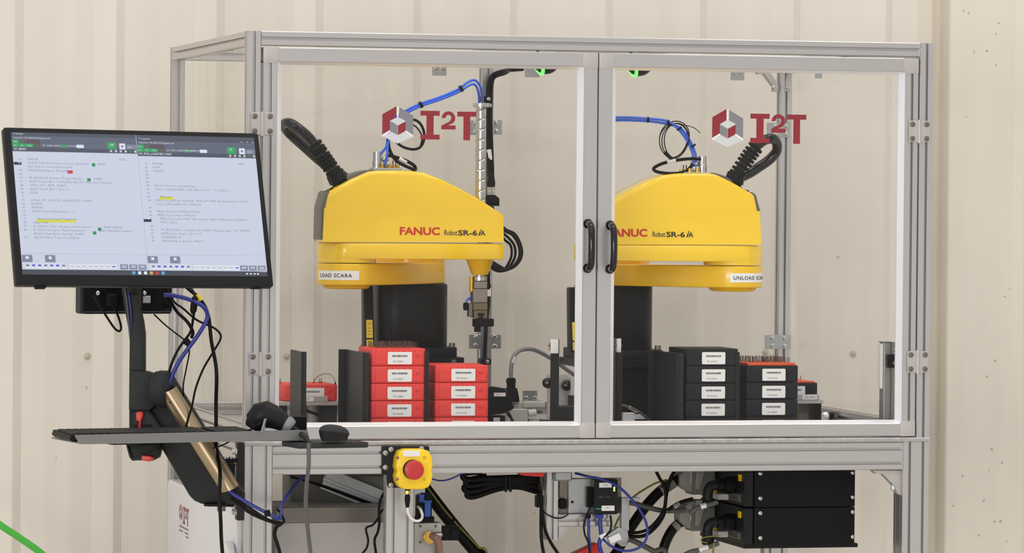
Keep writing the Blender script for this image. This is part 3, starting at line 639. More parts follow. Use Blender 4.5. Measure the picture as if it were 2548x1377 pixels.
def fixture(px0, px1, Y, z, lab, mirror, words):
    x0, x1 = at(px0, 1000, Y).x, at(px1, 1000, Y).x; f = empty('tray_fixture', ((x0+x1)/2, Y+.1, T), lab, 'fixture')
    MB().box(x0, x1, Y-.012, Y+.19, z-.011, z, .0012).build('top_plate', 'aluminium_fitting', f)
    xa, xb = (x0+.055, x0+.152) if not mirror else (x0+.03, x0+.131)
    MB().box(xa, xb, Y-.0125, Y-.006, z+.0002, z+.0155, .0008).build('front_lip', 'aluminium_fitting', f)
    if not mirror: MB().box(x0-.03, x0+.012, Y-.0125, Y-.006, z+.0002, z+.0175, .0008).build('front_lip', 'aluminium_fitting', f)
    k = MB(); la = xa+.012 if not mirror else xa+.05
    k.add([(la, Y-.0129, z+.001), (la+.044, Y-.0129, z+.001), (la+.044, Y-.0129, z+.0135), (la, Y-.0129, z+.0135)], [(0, 1, 2, 3)])
    k.text(words, (la+.007, Y-.0131, z+.0042), X_, Z_, .0062, bold=.0001, wide=.95, spacing=1.2, m=1, thick=-.0002); k.build('name_label', ['paper', 'ink'], f, sharp=0)
    k = MB(); zz = z-.011
    if not mirror:
        k.box(x0+.012, x0+.04, Y+.01, Y+.16, T+.0006, zz, .001); k.box(x0+.142, x1-.002, Y+.005, Y+.16, T+.0006, zz, .001); k.build('side_support', 'charcoal', f)
        cx, cy = (x0+.116), Y+.05; k = MB(); k.cyl((cx, cy, T+.0006), (cx, cy, zz), .0235, n=28, bev=.001)
        cy_o = k.build('air_cylinder', 'aluminium_fitting', f)
        k = MB(); vs = []
        for i in range(9):
            a = -1.15+i*2.1/8; zc = zz-.014-.016*i/8
            for dz in (.0045, -.0045): vs.append((cx+.0238*sin(a), cy-.0238*cos(a), zc+dz))
        k.add(vs, [(2*i, 2*i+1, 2*i+3, 2*i+2) for i in range(8)]); k.build('slot', 'black_gap', cy_o, sharp=0)
        k = MB()
        for i, (rr, z0, z1) in enumerate(((.012, 0, .012), (.006, .012, .02), (.009, .02, .027), (.005, .027, .034), (.010, .034, .040))): k.cyl((x0+.08, Y+.02, zz-.006-z1), (x0+.08, Y+.02, zz-.006-z0), rr, n=14)
        k.build('threaded_stud', 'white_plastic', f)
    else:
        k.box(x0+.01, x0+.09, Y+.04, Y+.16, T+.0006, zz, .001); k.build('side_support', 'gripper_olive', f)
        k = MB(); k.box(x0+.122, x1-.001, Y+.0, Y+.16, T+.0006, zz, .001); k.build('side_support', 'black_gloss', f)
    return f
fixture(682, 842, YI, zi, 'silver plate fixture labelled INPUT under the left red tray', False, 'INPUT')
# output fixture at the right behind the black stacks
YO = .44; q = at(2035, 995, YO); xo = q.x-TW; zo = q.z
to = make_tray(xo, YO, zo+.0008, 'tray_black', 'black_gap', 'black tray with a few pins on the grey fixture right of the black stacks', None)
add_pins(to, 6, 3, TH+.0035, .0135, 9, .55, 'tray_orange', .0011)
fixture(1926, 2045, YO, zo, 'grey plate fixture under the black tray right of the black stacks', True, 'OUTPUT')

# ---- black guide angles round the stacks
def guide(name, px_f, Yf, Yb, ptop, lab, flange_px=None, front_px=None, thin=.006):
    p = at(px_f, ptop, Yf); x = p.x; zt = p.z; g = empty(name, (x, (Yf+Yb)/2, T), lab, 'guide', 'black stack guides'); z0 = T+.0006
    MB().box(x-thin, x, Yf+.0005, Yb, z0, zt, .0008).build('wall', 'guide_black', g)
    if flange_px: a = at(flange_px, ptop, Yb); MB().box(a.x, x-thin-.0003, Yb-thin, Yb, z0, zt, .0008).build('flange', 'guide_black', g)
    if front_px: a = at(front_px, ptop, Yf); MB().box(x+.0003, a.x, Yf, Yf+.011, z0, zt, .0008).build('front_edge', 'guide_black', g)
    return g
guide('stack_guide', 755, .2, .36, 876, 'narrow black guide plate left of the tall red stack, in front of the input tray', None, 763)
guide('stack_guide', 908, .18, .42, 878, 'wide black guide angle standing against the left of the tall red stack', 842, 919)
guide('stack_guide', 1063, .196, .30, 874, 'thin black guide strip between the two red stacks', None, 1068)
guide('stack_guide', 1689, .15, .38, 880, 'wide black guide angle standing against the left of the tall black stack', 1612, 1702)
guide('stack_guide', 1837, .166, .27, 877, 'thin black guide strip between the two black stacks', None, 1841)
guide('stack_guide', 1543, .21, .24, 878, 'thin black guide plate right of the door stile, beside the pedestal', None, 1549)

# ---- photo-eye posts
def eye_post(x0, x1, Y, ytop, side, lab, matn):
    a, c = at(x0, ytop, Y), at(x1, ytop, Y); g = empty('sensor_post', ((a.x+c.x)/2, Y, T), lab, 'sensor', 'photo eye posts')
    MB().box(a.x, c.x, Y, Y+.01, T+.018, a.z, .0008).build('post', matn, g)
    b = MB(); b.box(a.x-.02 if side < 0 else a.x-.004, c.x+.045 if side < 0 else c.x+.004, Y-.004, Y+.05, T+.0006, T+.038 if side < 0 else T+.018, .0015); b.build('base', 'guide_black', g)
    w = .011; xs = (a.x-w+.006, c.x-.006) if side < 0 else (c.x, c.x+w); b = MB()
    b.prism(rounded([(Y-.014, a.z-.039), (Y+.004, a.z-.036), (Y+.004, a.z-.002), (Y-.014, a.z+.001)], .003, 3), (xs[0], 0, 0), Y_, Z_, (xs[1]-xs[0], 0, 0), .001); h = b.build('photo_eye', 'white_plastic', g)
    k = MB(); k.box(xs[0]-.0006 if side < 0 else xs[1]-.002, xs[0]+.002 if side < 0 else xs[1]+.0006, Y-.010, Y-.0, a.z-.030, a.z-.008, .0005); k.build('window', 'ink_grey', h)
    k = MB(); zc = a.z-.017; k.cyl((xs[0]-.006, Y-.006, zc), (xs[0], Y-.006, zc), .0022, n=8); k.cyl((xs[1], Y-.006, zc-.002), (xs[1]+.004, Y-.006, zc-.002), .0026, n=8); k.build('screws', 'steel_dark', g)
eye_post(1372, 1392, .24, 845, -1, 'black sensor post with white photo eye left of the door stiles', 'guide_black')
eye_post(1512, 1533, .235, 843, 1, 'brown black sensor post with white photo eye right of the door stiles', 'robot_grey')
b = MB(); b.pbox(1393, 1012, 1438, 1052, .245, .06, .002); tag(b.build('sensor_base_block', 'guide_black'), 'black base block at the foot of the left sensor post', 'block')

# ---- grey bracket with two black knobs
Y = .42; g = empty('knob_bracket', at(1391, 1014, Y), 'grey bracket plate with two black knobs beside the left sensor post', 'bracket')
MB().pbox(1362, 932, 1421, 1050, Y, .006, .001).build('plate', 'aluminium_fitting', g)
for (px, py) in ((1361, 954), (1408, 960)):
    c = at(px, py, Y-.03); b = MB(); b.lathe(c+Vector((.012, .03, 0)), (-.35, -1, 0), [(.007, 0), (.007, .008), (.013, .010), (.0155, .014), (.0155, .026), (.012, .032), (.005, .034)], 12); b.build('knob', 'black_gloss', g, sharp=25)
MB().pbox(1421, 940, 1452, 985, Y-.04, .07, .001).build('block', 'beige_grey', g); MB().pbox(1421.5, 985.5, 1452, 1052, Y-.039, .07, .001).build('lower_block', 'charcoal', g)

# ---- black inspection camera box right of the red stack
Y = .40; b = MB(); o = [(1206, 968), (1222, 963), (1255, 967), (1280, 1013), (1276, 1020), (1256, 1029), (1206, 1036)]
O = [(at(px, py, Y).x, at(px, py, Y).z) for px, py in o]; g = empty('vision_sensor', (O[4][0]-.03, Y+.05, T), 'black angled sensor box with a white tag right of the short red stack', 'sensor')
b.prism(O, (0, Y, 0), X_, Z_, (0, .085, 0), .003); b.build('body', 'black_plastic', g, sharp=30)
MB().pbox(1206, 1036, 1257, 1060, Y+.01, .06, .001).build('foot', 'black_plastic', g)
for (l, t, r_, bt, yy) in ((1229, 978, 1258, 987, Y), (1228, 1040, 1244, 1049, Y+.01)):
    k = MB(); k.pbox(l, t, r_, bt, yy-.0008, .0006); a = at(l+5, bt-2, yy-.001); k.text('TCK 2' if t < 1000 else 'TCK', a, X_, Z_, .0045, m=1); k.build('name_label', ['paper', 'ink_grey'], g, sharp=0)
k = MB(); k.tube([at(1262, 1026, Y+.02), at(1268, 1034, Y+.01), at(1275, 1048, Y), at(1279, 1066, Y)], .004, 8, m=0); k.cyl(at(1260, 1022, Y+.02), at(1268, 1036, Y+.015), .0055, n=10, m=1); k.build('lead', ['cable_black', 'hose_brown'], g)

# ---- upright connector with a grey cable arching to the right
Y = .62; g = empty('power_connector', at(1276, 1002, Y), 'black upright connector with a thick grey cable arching right', 'connector')
b = MB(); b.prism([(at(px, py, Y).x, at(px, py, Y).z) for px, py in ((1259, 966), (1284, 966), (1288, 985), (1290, 1001), (1258, 1001))], (0, Y-.016, 0), X_, Z_, (0, .034, 0), .002); b.pbox(1266, 972, 1287, 1001, Y-.021, .02, .0015)
b.cyl(at(1272, 967, Y), at(1271.5, 941, Y), .0125, n=14, bev=.001); b.cyl(at(1271.5, 954, Y), at(1271.5, 945, Y), .0142, n=10); b.build('housing', 'black_plastic', g)
k = MB(); k.tube([at(1271, 944, Y), at(1271.5, 920, Y), at(1276, 893, Y), at(1288, 876, Y), at(1307, 869.5, Y+.02), at(1332, 872, Y+.06), at(1372, 893, Y+.12), at(1410, 920, Y+.16), at(1440, 942, Y+.18), at(1475, 975, Y+.19)], .0062, 10); cb = k.build('cable', 'cable_grey', g, sharp=60)
k = MB(); k.cyl(at(1274.5, 903, Y), at(1280, 887, Y), .0068, n=12); k.build('cable_marker', 'white_plastic', g)
# light parts of the linear feeder behind
Y = .60; f = empty('linear_feeder', at(1302, 1050, Y), 'pale grey linear feeder on the table between sensor box and post', 'machine part')
f.location.z = T; ROOT[f.name] = Vector(f.location)
MB().pbox(1255, 1003, 1302, 1050, Y+.02, .1, .002).build('body', 'beige_grey', f)
MB().pbox(1303, 1000, 1359, 1017, Y+.01, .05, .004).build('slide', 'beige_grey', f); MB().pbox(1262, 1019, 1314, 1062, Y-.03, .05, .002).build('carriage', 'beige_grey', f)
k = MB(); k.cyl(at(1314, 1028, Y-.02), at(1334, 1026, Y-.02), .009, n=14, bev=.001); k.pbox(1314, 1034, 1334, 1044, Y-.02, .03, .001); k.build('spindle', 'white_plastic', f); MB().pbox(1335, 1022, 1350, 1030, Y-.01, .03, .001).build('rod', 'steel_dark', f); MB().pbox(1318, 1046, 1380, 1064, Y-.03, .06, .001).build('rail', 'beige_grey', f)
# small silver clamp and grey cable right of the stiles
Y = .33; f = empty('clamp_block', at(1575, 1045, Y), 'small silver block with a grey marked cable right of the door stile', 'block'); f.location.z = T; ROOT[f.name] = Vector(f.location)
MB().pbox(1551, 1028, 1580, 1062, Y, .03, .001).build('block', 'aluminium_bright', f); MB().pbox(1580.5, 1033, 1608, 1044, Y-.004, .04, .001).build('arm', 'white_paint', f)
k = MB(); k.tube([at(1546, 1009, Y), at(1560, 1012, Y-.01), at(1580, 1020, Y-.02), at(1600, 1033, Y-.02), at(1616, 1046, Y-.01)], .0038, 8); k.cyl(at(1566, 1014, Y-.013), at(1587, 1025, Y-.02), .0046, n=10, m=1); k.build('cable', ['cable_dark_grey', 'white_plastic'], f)

# ---- small aluminium upright at the right end with a black clamp
Y = .09; a = at(2200, 851, Y); g = empty('sensor_upright', (a.x+.022, Y+.02, T), 'short aluminium upright with a black clamp inside the right end', 'upright')
bar(MB(), 'z', T+.0006, a.z-.003, a.x, a.x+P, Y, Y+P).build('profile', 'aluminium_z', g)
MB().box(a.x-.003, a.x+P-.012, Y-.003, Y+P, a.z-.0028, a.z, .0006).build('cap', 'steel_dark', g)
MB().pbox(2221, 851, 2240, 883, Y-.008, .006, .001).build('angle_plate', 'zinc', g); MB().pbox(2209, 883, 2236, 916, Y-.018, .017, .0015).build('clamp', 'black_plastic', g)
k = MB(); c = at(2227, 904, Y-.018); bolt(k, c, (0, -1, 0), .0055, .004); k.build('clamp_screw', 'steel_dark', g)
for py in (869, 879): k = MB(); bolt(k, at(2227, py, Y-.008), (0, -1, 0), .003, .003); k.build('screw', 'zinc', g)
k = MB(); k.box(a.x-.008, a.x-.0006, Y+.005, Y+.03, a.z-.13, a.z-.006, .001); k.build('edge_strip', 'white_plastic', g)
Y = .72; g = empty('hose_coupling', at(2062, 1052, Y), 'crumpled silver hose coupling on a black fitting beside the right fixture', 'fitting'); g.location.z = T; ROOT[g.name] = Vector(g.location)
c = at(2057, 1036, Y); b = MB(); b.lathe(c, (-1, -.6, -.1), [(.011, 0), (.0135, .004), (.011, .008), (.013, .012), (.009, .017)], 9); b.build('foil', 'aluminium_bright', g, sharp=15); b = MB(); b.cyl(c+Vector((.001, 0, 0)), c+Vector((.022, .02, .001)), .010, n=12); b.box(c.x-.004, c.x+.018, Y, Y+.03, T+.0006, c.z-.004, .001); b.build('body', 'black_plastic', g)
# ================================================================ operator station on the left: monitor, arm, keyboard tray
def cpt(px, py, zc):                              # point seen at a photo pixel, zc metres in front of the camera
    return CAMP+(FW+RT*((px-1274)/(1000*F))-UP*((py-688.5)/(1000*F)))*zc
class Frame:
    """orthonormal frame of a turned thing; uv(px, py) finds the point of its front plane seen at a photo pixel"""
    def __init__(s, o, u, v): s.o = Vector(o); s.u = Vector(u).normalized(); v = Vector(v); s.v = (v-s.u*v.dot(s.u)).normalized(); s.n = s.u.cross(s.v).normalized()
    def hit(s, px, py, lift=0):
        d = FW+RT*((px-1274)/(1000*F))-UP*((py-688.5)/(1000*F)); o = s.o+s.n*lift; t = (o-CAMP).dot(s.n)/d.dot(s.n); return CAMP+d*t
    def uv(s, px, py, lift=0): p = s.hit(px, py, lift)-s.o; return p.dot(s.u), p.dot(s.v)
    def p(s, a, b, c=0): return s.o+s.u*a+s.v*b+s.n*c
# screen corners: left edge nearer than the right, top leaning back
c_tl, c_tr, c_bl = cpt(8.5, 317, 10.02), cpt(642.5, 332, 10.295), cpt(45, 709, 9.912)
MF = Frame(c_tl, c_tr-c_tl, c_tl-c_bl)            # u right, v up the panel, n towards the viewer
assert MF.n.dot(FW) < 0
mw, mh = (c_tr-c_tl).dot(MF.u), -(c_bl-c_tl).dot(MF.v)
mon = empty('monitor', MF.p(mw/2, -mh, -.02), 'black bezel monitor showing two program windows, on the left arm', 'monitor')
b = MB(); b.prism(rounded([(0, 0), (mw, 0), (mw, -mh), (0, -mh)], .006, 3), MF.p(0, 0, -.022), MF.u, MF.v, MF.n*.022, .0015)
hs = b.build('housing', 'black_satin', mon, sharp=35)
b = MB(); b.prism(rounded([(mw*.2, -mh*.25), (mw*.8, -mh*.25), (mw*.72, -mh*.86), (mw*.28, -mh*.86)], .03, 4), MF.p(0, 0, -.058), MF.u, MF.v, MF.n*.037, .006); b.build('back_cover', 'black_plastic', mon, sharp=35)
def screen_mat(name, c): return mat(name, (10, 10, 12), .25, emis=tuple(((x/255+.055)/1.055)**2.4 for x in c), estr=.93)
for nm, c in (('scr_body', (214, 221, 240)), ('scr_slate', (96, 103, 124)), ('scr_slate_dark', (76, 82, 100)), ('scr_taskbar', (62, 66, 82)), ('scr_green', (44, 170, 98)), ('scr_green_dark', (40, 150, 96)), ('scr_white', (236, 240, 250)), ('scr_text', (128, 132, 150)), ('scr_text_dark', (104, 108, 126)),
              ('scr_maroon', (92, 66, 78)), ('scr_yellow', (226, 226, 70)), ('scr_red', (212, 52, 60)), ('scr_black', (30, 34, 44)), ('scr_blue', (96, 96, 224)), ('scr_btn', (132, 140, 164)), ('scr_line', (190, 197, 216)), ('scr_olive', (84, 96, 84)), ('scr_cyan', (96, 176, 232)), ('scr_orange', (232, 178, 80))): screen_mat(nm, c)
SM = ['scr_body', 'scr_slate', 'scr_slate_dark', 'scr_taskbar', 'scr_green', 'scr_green_dark', 'scr_white', 'scr_text', 'scr_text_dark', 'scr_maroon', 'scr_yellow', 'scr_red', 'scr_black', 'scr_blue', 'scr_btn', 'scr_line', 'scr_olive', 'scr_cyan', 'scr_orange']
SI = {n: i for i, n in enumerate(SM)}
def quad(b, l, t, r, bt, m, lift):
    """a flat patch of the screen image; l,t,r,bt in the screen's own 0..1000 x 0..562 raster"""
    q = lambda x, y: MF.p(sx0+(sx1-sx0)*x/1000, sy0+(sy1-sy0)*y/562, lift)
    b.add([q(l, bt), q(r, bt), q(r, t), q(l, t)], [(0, 1, 2, 3)], SI[m])
a, c = MF.uv(27, 329), MF.uv(666, 688); sx0, sy0 = a; sx1, sy1 = c
b = MB(); quad(b, 0, 0, 1000, 562, 'scr_body', .0004); sc_o = b.build('screen', SM, mon, sharp=0)
def stext(b, t, x, y, h, m, lift=.0010, wide=1, sp=1.0, bold=0):
    k = (sx1-sx0)/1000; b.text(t, MF.p(sx0+k*x, sy0-k*y, lift), MF.u, MF.v, h*k, wide=wide, m=SI[m], bold=bold*k, spacing=sp, thick=0)
# windows: each window a sub-part of the screen
LFT = [(62, 'ENDIF'), (63, 'WAIT DI[101:Class of Area (Valid)]='), (None, 'R[112:Part In LoadTest]=0'), (64, 'DO[105:Robots Paused]='), (65, ''), (66, 'IF (DO[107:Vision (Trash Bin)]='), (67, 'R[52:Trash Bin **]=R[52]+R[155 Max Acc Places]'), (68, 'CALL I2T_REC_PART'), (69, 'R[52:Trash Bin **]=(-1)'), (70, 'ELSE'), (71, ''), (72, 'CALL I2T_PLACE_LOADTEST_PART'), (73, 'ENDIF'), (74, 'ENDIF'), (75, 'R[54:Vision Results]=(-1)'), (76, ''), (77, '!Remote Empty Magazine'), (78, 'LBL[100]'), (79, 'IF DI[101:User Requested Access]='), (80, 'IF (DI[110:Input Mag Present]='), (None, 'R[20:Total Num Parts]) THEN'), (81, 'R[122:New Tray Seq ID]=0')]
RGT = [(53, 'PAUSE'), (54, 'SKIP'), (55, 'ENDIF'), (56, ''), (57, ''), (58, ''), (59, 'R[112:Part In LoadStation'), (60, 'CALL LOADSTEP( 150,100,117.61  111,220,1)'), (61, ''), (62, '!Restart'), (63, 'PR[17:LoadTest Station: AIR,LIN PSR R(Up[System YTPR'), (None, 'Tool_[WristPR[1]:5 Offset]'), (64, ''), (65, 'PR[6 Current=PSR]=LPOS'), (66, 'PR[6 3:Current YPR]=0'), (67, 'PR[3:Current TEST R[1:Linear Main Offsetless [ZERO'), (None, 'TOT_R[1]'), (68, ''), (91, 'IF (R[25:Max it Select Fri=R[51 Mag,loc Rej **]) THEN'), (92, 'R[35:User Scans 7]=(1+1'), (93, 'UNDERSCO'), (94, 'R[50:Row it Seldoc R5]=1')]
for wi, (x0, x1, y0, title, prog, code, cur, page) in enumerate(((0, 507, 0, 'I2T_MAIN', 'I2T_MAIN LINE 63', LFT, 1, '63/201'), (507, 1000, 9, 'I2T_PICK_LOADTEST_PART', 'I2T_PICK_LOADTEST LINE 90', RGT, 15, '67/94'))):
    b = MB(); w = x1-x0; L1, L2 = .0006, .0008
    quad(b, x0, 0, x1, 76, 'scr_slate', L1); quad(b, x0, 0 if wi == 0 else 0, x1, y0+14, 'scr_slate_dark', L2-.0001); quad(b, x0+1, y0+14, x1, y0+26, 'scr_slate', L2)
    quad(b, x0, y0+60, x1, y0+76, 'scr_slate_dark', L2); stext(b, 'TP iPendant' if wi == 0 else 'TP TargetView', x0+8, y0+9, 6, 'scr_white'); stext(b, 'Robotview  192.168.0.101/frh/jcgtp/ecp.stm', x0+10, y0+25, 6, 'scr_white')
    for r in range(2):
        for cidx in range(4):
            m = 'scr_green' if (r == 1 and cidx < 3) or (r == 0 and cidx == 0) else ('scr_olive' if cidx == 3 and r == 1 or (cidx == 1 and r == 0) else 'scr_maroon')
            quad(b, x0+2+cidx*28, y0+30+r*15, x0+29+cidx*28, y0+44+r*15, m, L2); stext(b, ('Busy', 'Step', 'Hold', 'Fault', 'Run', 'I/O', 'Prod', 'TCyc')[r*4+cidx], x0+6+cidx*28, y0+41+r*15, 5.5, 'scr_white' if m == 'scr_green' else 'scr_text')
    stext(b, prog, x0+122, y0+55, 6.5, 'scr_white', wide=1.05); quad(b, x0+198, y0+46, x0+220, y0+57, 'scr_green', L2); stext(b, 'AUTO RUNNING', x0+222, y0+55, 6, 'scr_white'); quad(b, x0+260, y0+45, x0+290, y0+58, 'scr_white', L2)
    X = x0+w*.76
    quad(b, X, y0+33, X+36, y0+60, 'scr_green', L2); stext(b, '100' if wi == 0 else '75', X+9, y0+48, 9, 'scr_white'); quad(b, X+50, y0+36, X+74, y0+60, 'scr_white', L2); stext(b, 'o', X+57, y0+53, 12, 'scr_black', bold=.6); quad(b, X+76, y0+40, x1-3, y0+59, 'scr_btn', L2); stext(b, 'Joint', X+84, y0+54, 6, 'scr_white')
    stext(b, title, x0+6, y0+72, 8, 'scr_white', bold=.15)
    for i in range(6): quad(b, x1-112+i*20, y0+63, x1-103+i*20, y0+72, 'scr_green' if i == 4 else 'scr_white', L2)
    if wi == 1: 
        for i in range(3): quad(b, x1-58+i*24, y0+10, x1-51+i*24, y0+12, 'scr_white', L2+.0002)
    yy = 104+y0*.9; stext(b, page, x1-80, yy+3, 8, 'scr_text')
    for i, (num, t) in enumerate(code):
        y = yy+9+i*15.1
        if num: stext(b, '%d:' % num, x0+20+(6 if wi else 0), y, 7.5, 'scr_text')
        if i == cur: quad(b, x0+1, y-9, x0+32, y+2, 'scr_black', L2+.0003); stext(b, '%d' % num, x0+18, y, 8, 'scr_white', lift=.0014)
        xx = x0+58+(10 if wi and i > 14 else 0)
        if t.startswith('!'): quad(b, xx+16, y-9, xx+16+len(t)*7.1, y+2.5, 'scr_yellow', L2); stext(b, t, xx+17, y, 8, 'scr_text_dark', wide=1.25, sp=1.12); continue
        if t: stext(b, t, xx, y, 8.2, 'scr_text', wide=1.22, sp=1.16)
        if wi == 0 and t.endswith('='):
            xe = {63: 316, 64: 214, 66: 292, 79: 318, 80: 296}[num]; quad(b, xe, y-10, xe+(22 if num == 64 else 14), y+3, 'scr_red' if num == 64 else 'scr_green_dark', L2)
            stext(b, {63: 'AND', 66: 'THEN', 79: 'AND LBL[4]', 80: 'AND R[20:Part Index=', 64: ''}[num], xe+24, y, 8, 'scr_text', wide=1.2, sp=1.1)
    quad(b, x0, 480, x1, 481.5, 'scr_line', L2)
    for (bx, g) in ((2, '#'), (94, 'EDIT')): quad(b, x0+bx, 486, x0+bx+42, 514, 'scr_btn', L2); quad(b, x0+bx+15, 491, x0+bx+27, 502, 'scr_white', L2+.0003)
    for i in range(7): quad(b, x0+12+i*24, 520, x0+33+i*24, 539, 'scr_white', L2); quad(b, x0+16+i*24, 523, x0+29+i*24, 531, 'scr_text' if i in (0, 3) else ('scr_blue' if i < 6 else 'scr_btn'), L2+.0002)
    for i in range(8): quad(b, x0+190+i*24, 520, x0+212+i*24, 539, 'scr_white', L2); quad(b, x0+194+i*24, 527, x0+207+i*24, 532, 'scr_blue' if i == 7 else 'scr_line', L2+.0002)
    for i in range(3): quad(b, x1-112+i*37, 520, x1-80+i*37, 540, 'scr_btn', L2); quad(b, x1-106+i*37, 524, x1-86+i*37, 534, 'scr_line', L2+.0002)
    if wi == 1: quad(b, x0-.8, 0, x0+1.2, 543, 'scr_line', L2+.0002)
    b.build('program_window', SM, sc_o, sharp=0)
b = MB(); quad(b, 0, 543, 1000, 562, 'scr_taskbar', .0007)
for i, m in enumerate(('scr_cyan', 'scr_white', 'scr_white', 'scr_orange', 'scr_red', 'scr_cyan')): quad(b, 441+i*24, 547, 454+i*24, 559, m, .0010)
for x in (910, 926, 942, 956): quad(b, x, 550, x+8, 556, 'scr_white', .0010)
stext(b, '9:32 AM', 969, 551, 5, 'scr_white'); stext(b, '3/12/2024', 967, 559, 5, 'scr_white'); b.build('taskbar', SM, sc_o, sharp=0)
for px in (100, 637):                            # rubber feet under the bezel
    p = MF.hit(px, 712, -.012); MB().obox(p-MF.v*.002, MF.u*.014, MF.v*.005, MF.n*.008, .002).build('rubber_foot', 'black_rubber', mon)

# ---- support arm: bracket on the post, sloping arm with a bronze cable cover, neck, mounting plate
ZC = 10.40
HF = Frame(cpt(345, 900, ZC), RT, UP)             # plane facing the camera through the arm
HA = Vector((cos(radians(9.3)), sin(radians(9.3)), 0)); HB = Vector((-HA.y, HA.x, 0))   # station's own right / back directions
def hp(px, py, back=0): return cpt(px, py, ZC)+HB*back
arm = empty('support_arm', hp(595, 1200), 'charcoal jointed support arm with bronze cable cover bolted to the left post', 'support arm')
def hprism(pts, th, bev, back=0, r=0, n=4):       # outline read in the photo, thickness th behind the plane
    q = [hp(*p) for p in pts]; o = q[0]; pl = [((p-o).dot(RT), (p-o).dot(UP)) for p in q]
    return MB().prism(rounded(pl, r, n) if r else pl, o-FW*0+FW*back, RT, UP, FW*th, bev, seg=3)
hprism([(300, 700), (348, 700), (350, 770), (357, 800), (361, 830), (361, 925), (322, 925), (323, 850), (319, 815), (310, 765)], .045, .006, -.01).build('neck', 'charcoal', arm, sharp=35)
hprism([(323, 924), (366, 924), (385, 930), (385, 1010), (372, 1022), (322, 1022)], .06, .004, -.018, .004).build('pivot_block', 'charcoal', arm, sharp=35)
c0 = hp(396, 968, -.012); b = MB(); ax = Vector(RT*.93-FW*.36).normalized(); b.lathe(c0-ax*.032, ax, [(.040, .018), (.046, .022), (.046, .030), (.048, .032), (.048, .040), (.046, .056), (.036, .062)], 28); b.build('pivot_disc', 'charcoal', arm, sharp=35)
hprism([(388, 930), (412, 922), (430, 940), (520, 1085), (592, 1212), (606, 1228), (606, 1256), (500, 1256), (482, 1248), (470, 1236), (402, 1120), (372, 1040), (364, 1005)], .062, .012, .012, .012).build('lower_arm', 'charcoal_paint', arm, sharp=35)
b = MB(); t0, t1 = hp(407, 968, -.03), hp(562, 1213, -.03); d = (t1-t0).normalized(); sd = d.cross(FW).normalized(); up_ = sd.cross(d); Rr = .0245; vs = []; n = 24
for k_ in range(2):
    for (pt, sl) in ((t0, 1), (t1, 1)):
        for i in range(n): a_ = 2*pi*i/n; rr = Rr-(.0016 if k_ else 0); vs.append(pt+(sd*cos(a_)+up_*sin(a_))*rr+d*(sin(a_)*-.006+cos(a_)*.004))
fs = []
for i in range(n):
    j = (i+1) % n; fs += [(i, j, n+j, n+i), (2*n+j, 2*n+i, 3*n+i, 3*n+j), (j, i, 2*n+i, 2*n+j), (n+i, n+j, 3*n+j, 3*n+i)]
b.add(vs, fs); cv = b.build('cable_cover', 'bronze', arm, sharp=40)
for (px, py) in ((404, 982), (407, 999)): k = MB(); p = hp(px, py, -.055); k.cyl(p, p+FW*.006, .0028, n=8); k.build('rivet', 'black_gap', cv)
hprism([(322, 1021), (372, 1021), (380, 1030), (402, 1064), (402, 1100), (322, 1100)], .07, .008, -.015, .004).build('tray_yoke', 'charcoal', arm, sharp=35)
hprism([(334, 1057), (376, 1057), (384, 1070), (332, 1070)], .01, .002, -.022).build('lever_slot', 'black_plastic', arm)
hprism([(341, 1027), (346, 1024), (356, 1024), (359, 1028), (359, 1036), (354, 1046), (353, 1066), (347, 1066), (348, 1048), (341, 1046)], .008, .002, -.032).build('release_lever', 'red_plastic', arm)
hprism([(322, 1100), (396, 1100), (402, 1116), (396, 1140), (388, 1143), (352, 1142), (338, 1143), (331, 1134)], .16, .008, -.11, .004).build('tilt_housing', 'charcoal_paint', arm, sharp=35)
hprism([(364, 1128), (384, 1130), (396, 1136), (384, 1144), (362, 1141)], .012, .002, -.124).build('tilt_lever', 'red_plastic', arm)
b = MB(); b.cyl(MF.p(mw*.5, -mh*.7, -.0585), hp(331, 715, -.008), .022, n=16); b.build('screen_mount', 'charcoal_paint', arm)
# wall bracket on the post and knuckle between it and the arm
bp = at(592, 1200, .02); xb = -.0005
b = MB(); z1, z0 = at(590, 1102, 0).z, at(590, 1296, 0).z; b.box(-.018, -.0006, -.004, .034, z0, z1, .002); br = b.build('post_bracket', 'charcoal_paint', arm)
for z in (z1-.024, z0+.022):
    k = MB(); k.lathe((-.018, .010, z), -X_, [(.011, 0), (.011, .004), (.0075, .004), (.0075, .012), (.004, .012)], 8); k.build('bracket_bolt', 'steel', br, sharp=20)
b = MB(); kz = at(575, 1147, 0).z; b.box(-.06, -.0182, .0, .03, kz-.005, kz+.005, .001); b.box(-.064, -.024, -.002, .03, at(575, 1262, 0).z, kz-.005, .003); b.build('knuckle', 'black_plastic', arm)
k = MB(); k.cyl((-.052, .004, kz+.005), (-.052, .004, kz+.010), .006, n=10); k.cyl((-.036, .004, kz+.005), (-.036, .004, kz+.010), .006, n=10); k.build('knuckle_bolts', 'steel', arm)
b = MB(); b.cyl(hp(545, 1256, .03), hp(545, 1262, .03), .03, n=20); b.cyl(hp(560, 1262, .03), hp(560, 1275, .03), .011, n=14, m=1); b.build('pivot_stud', ['black_plastic', 'steel_dark'], arm)
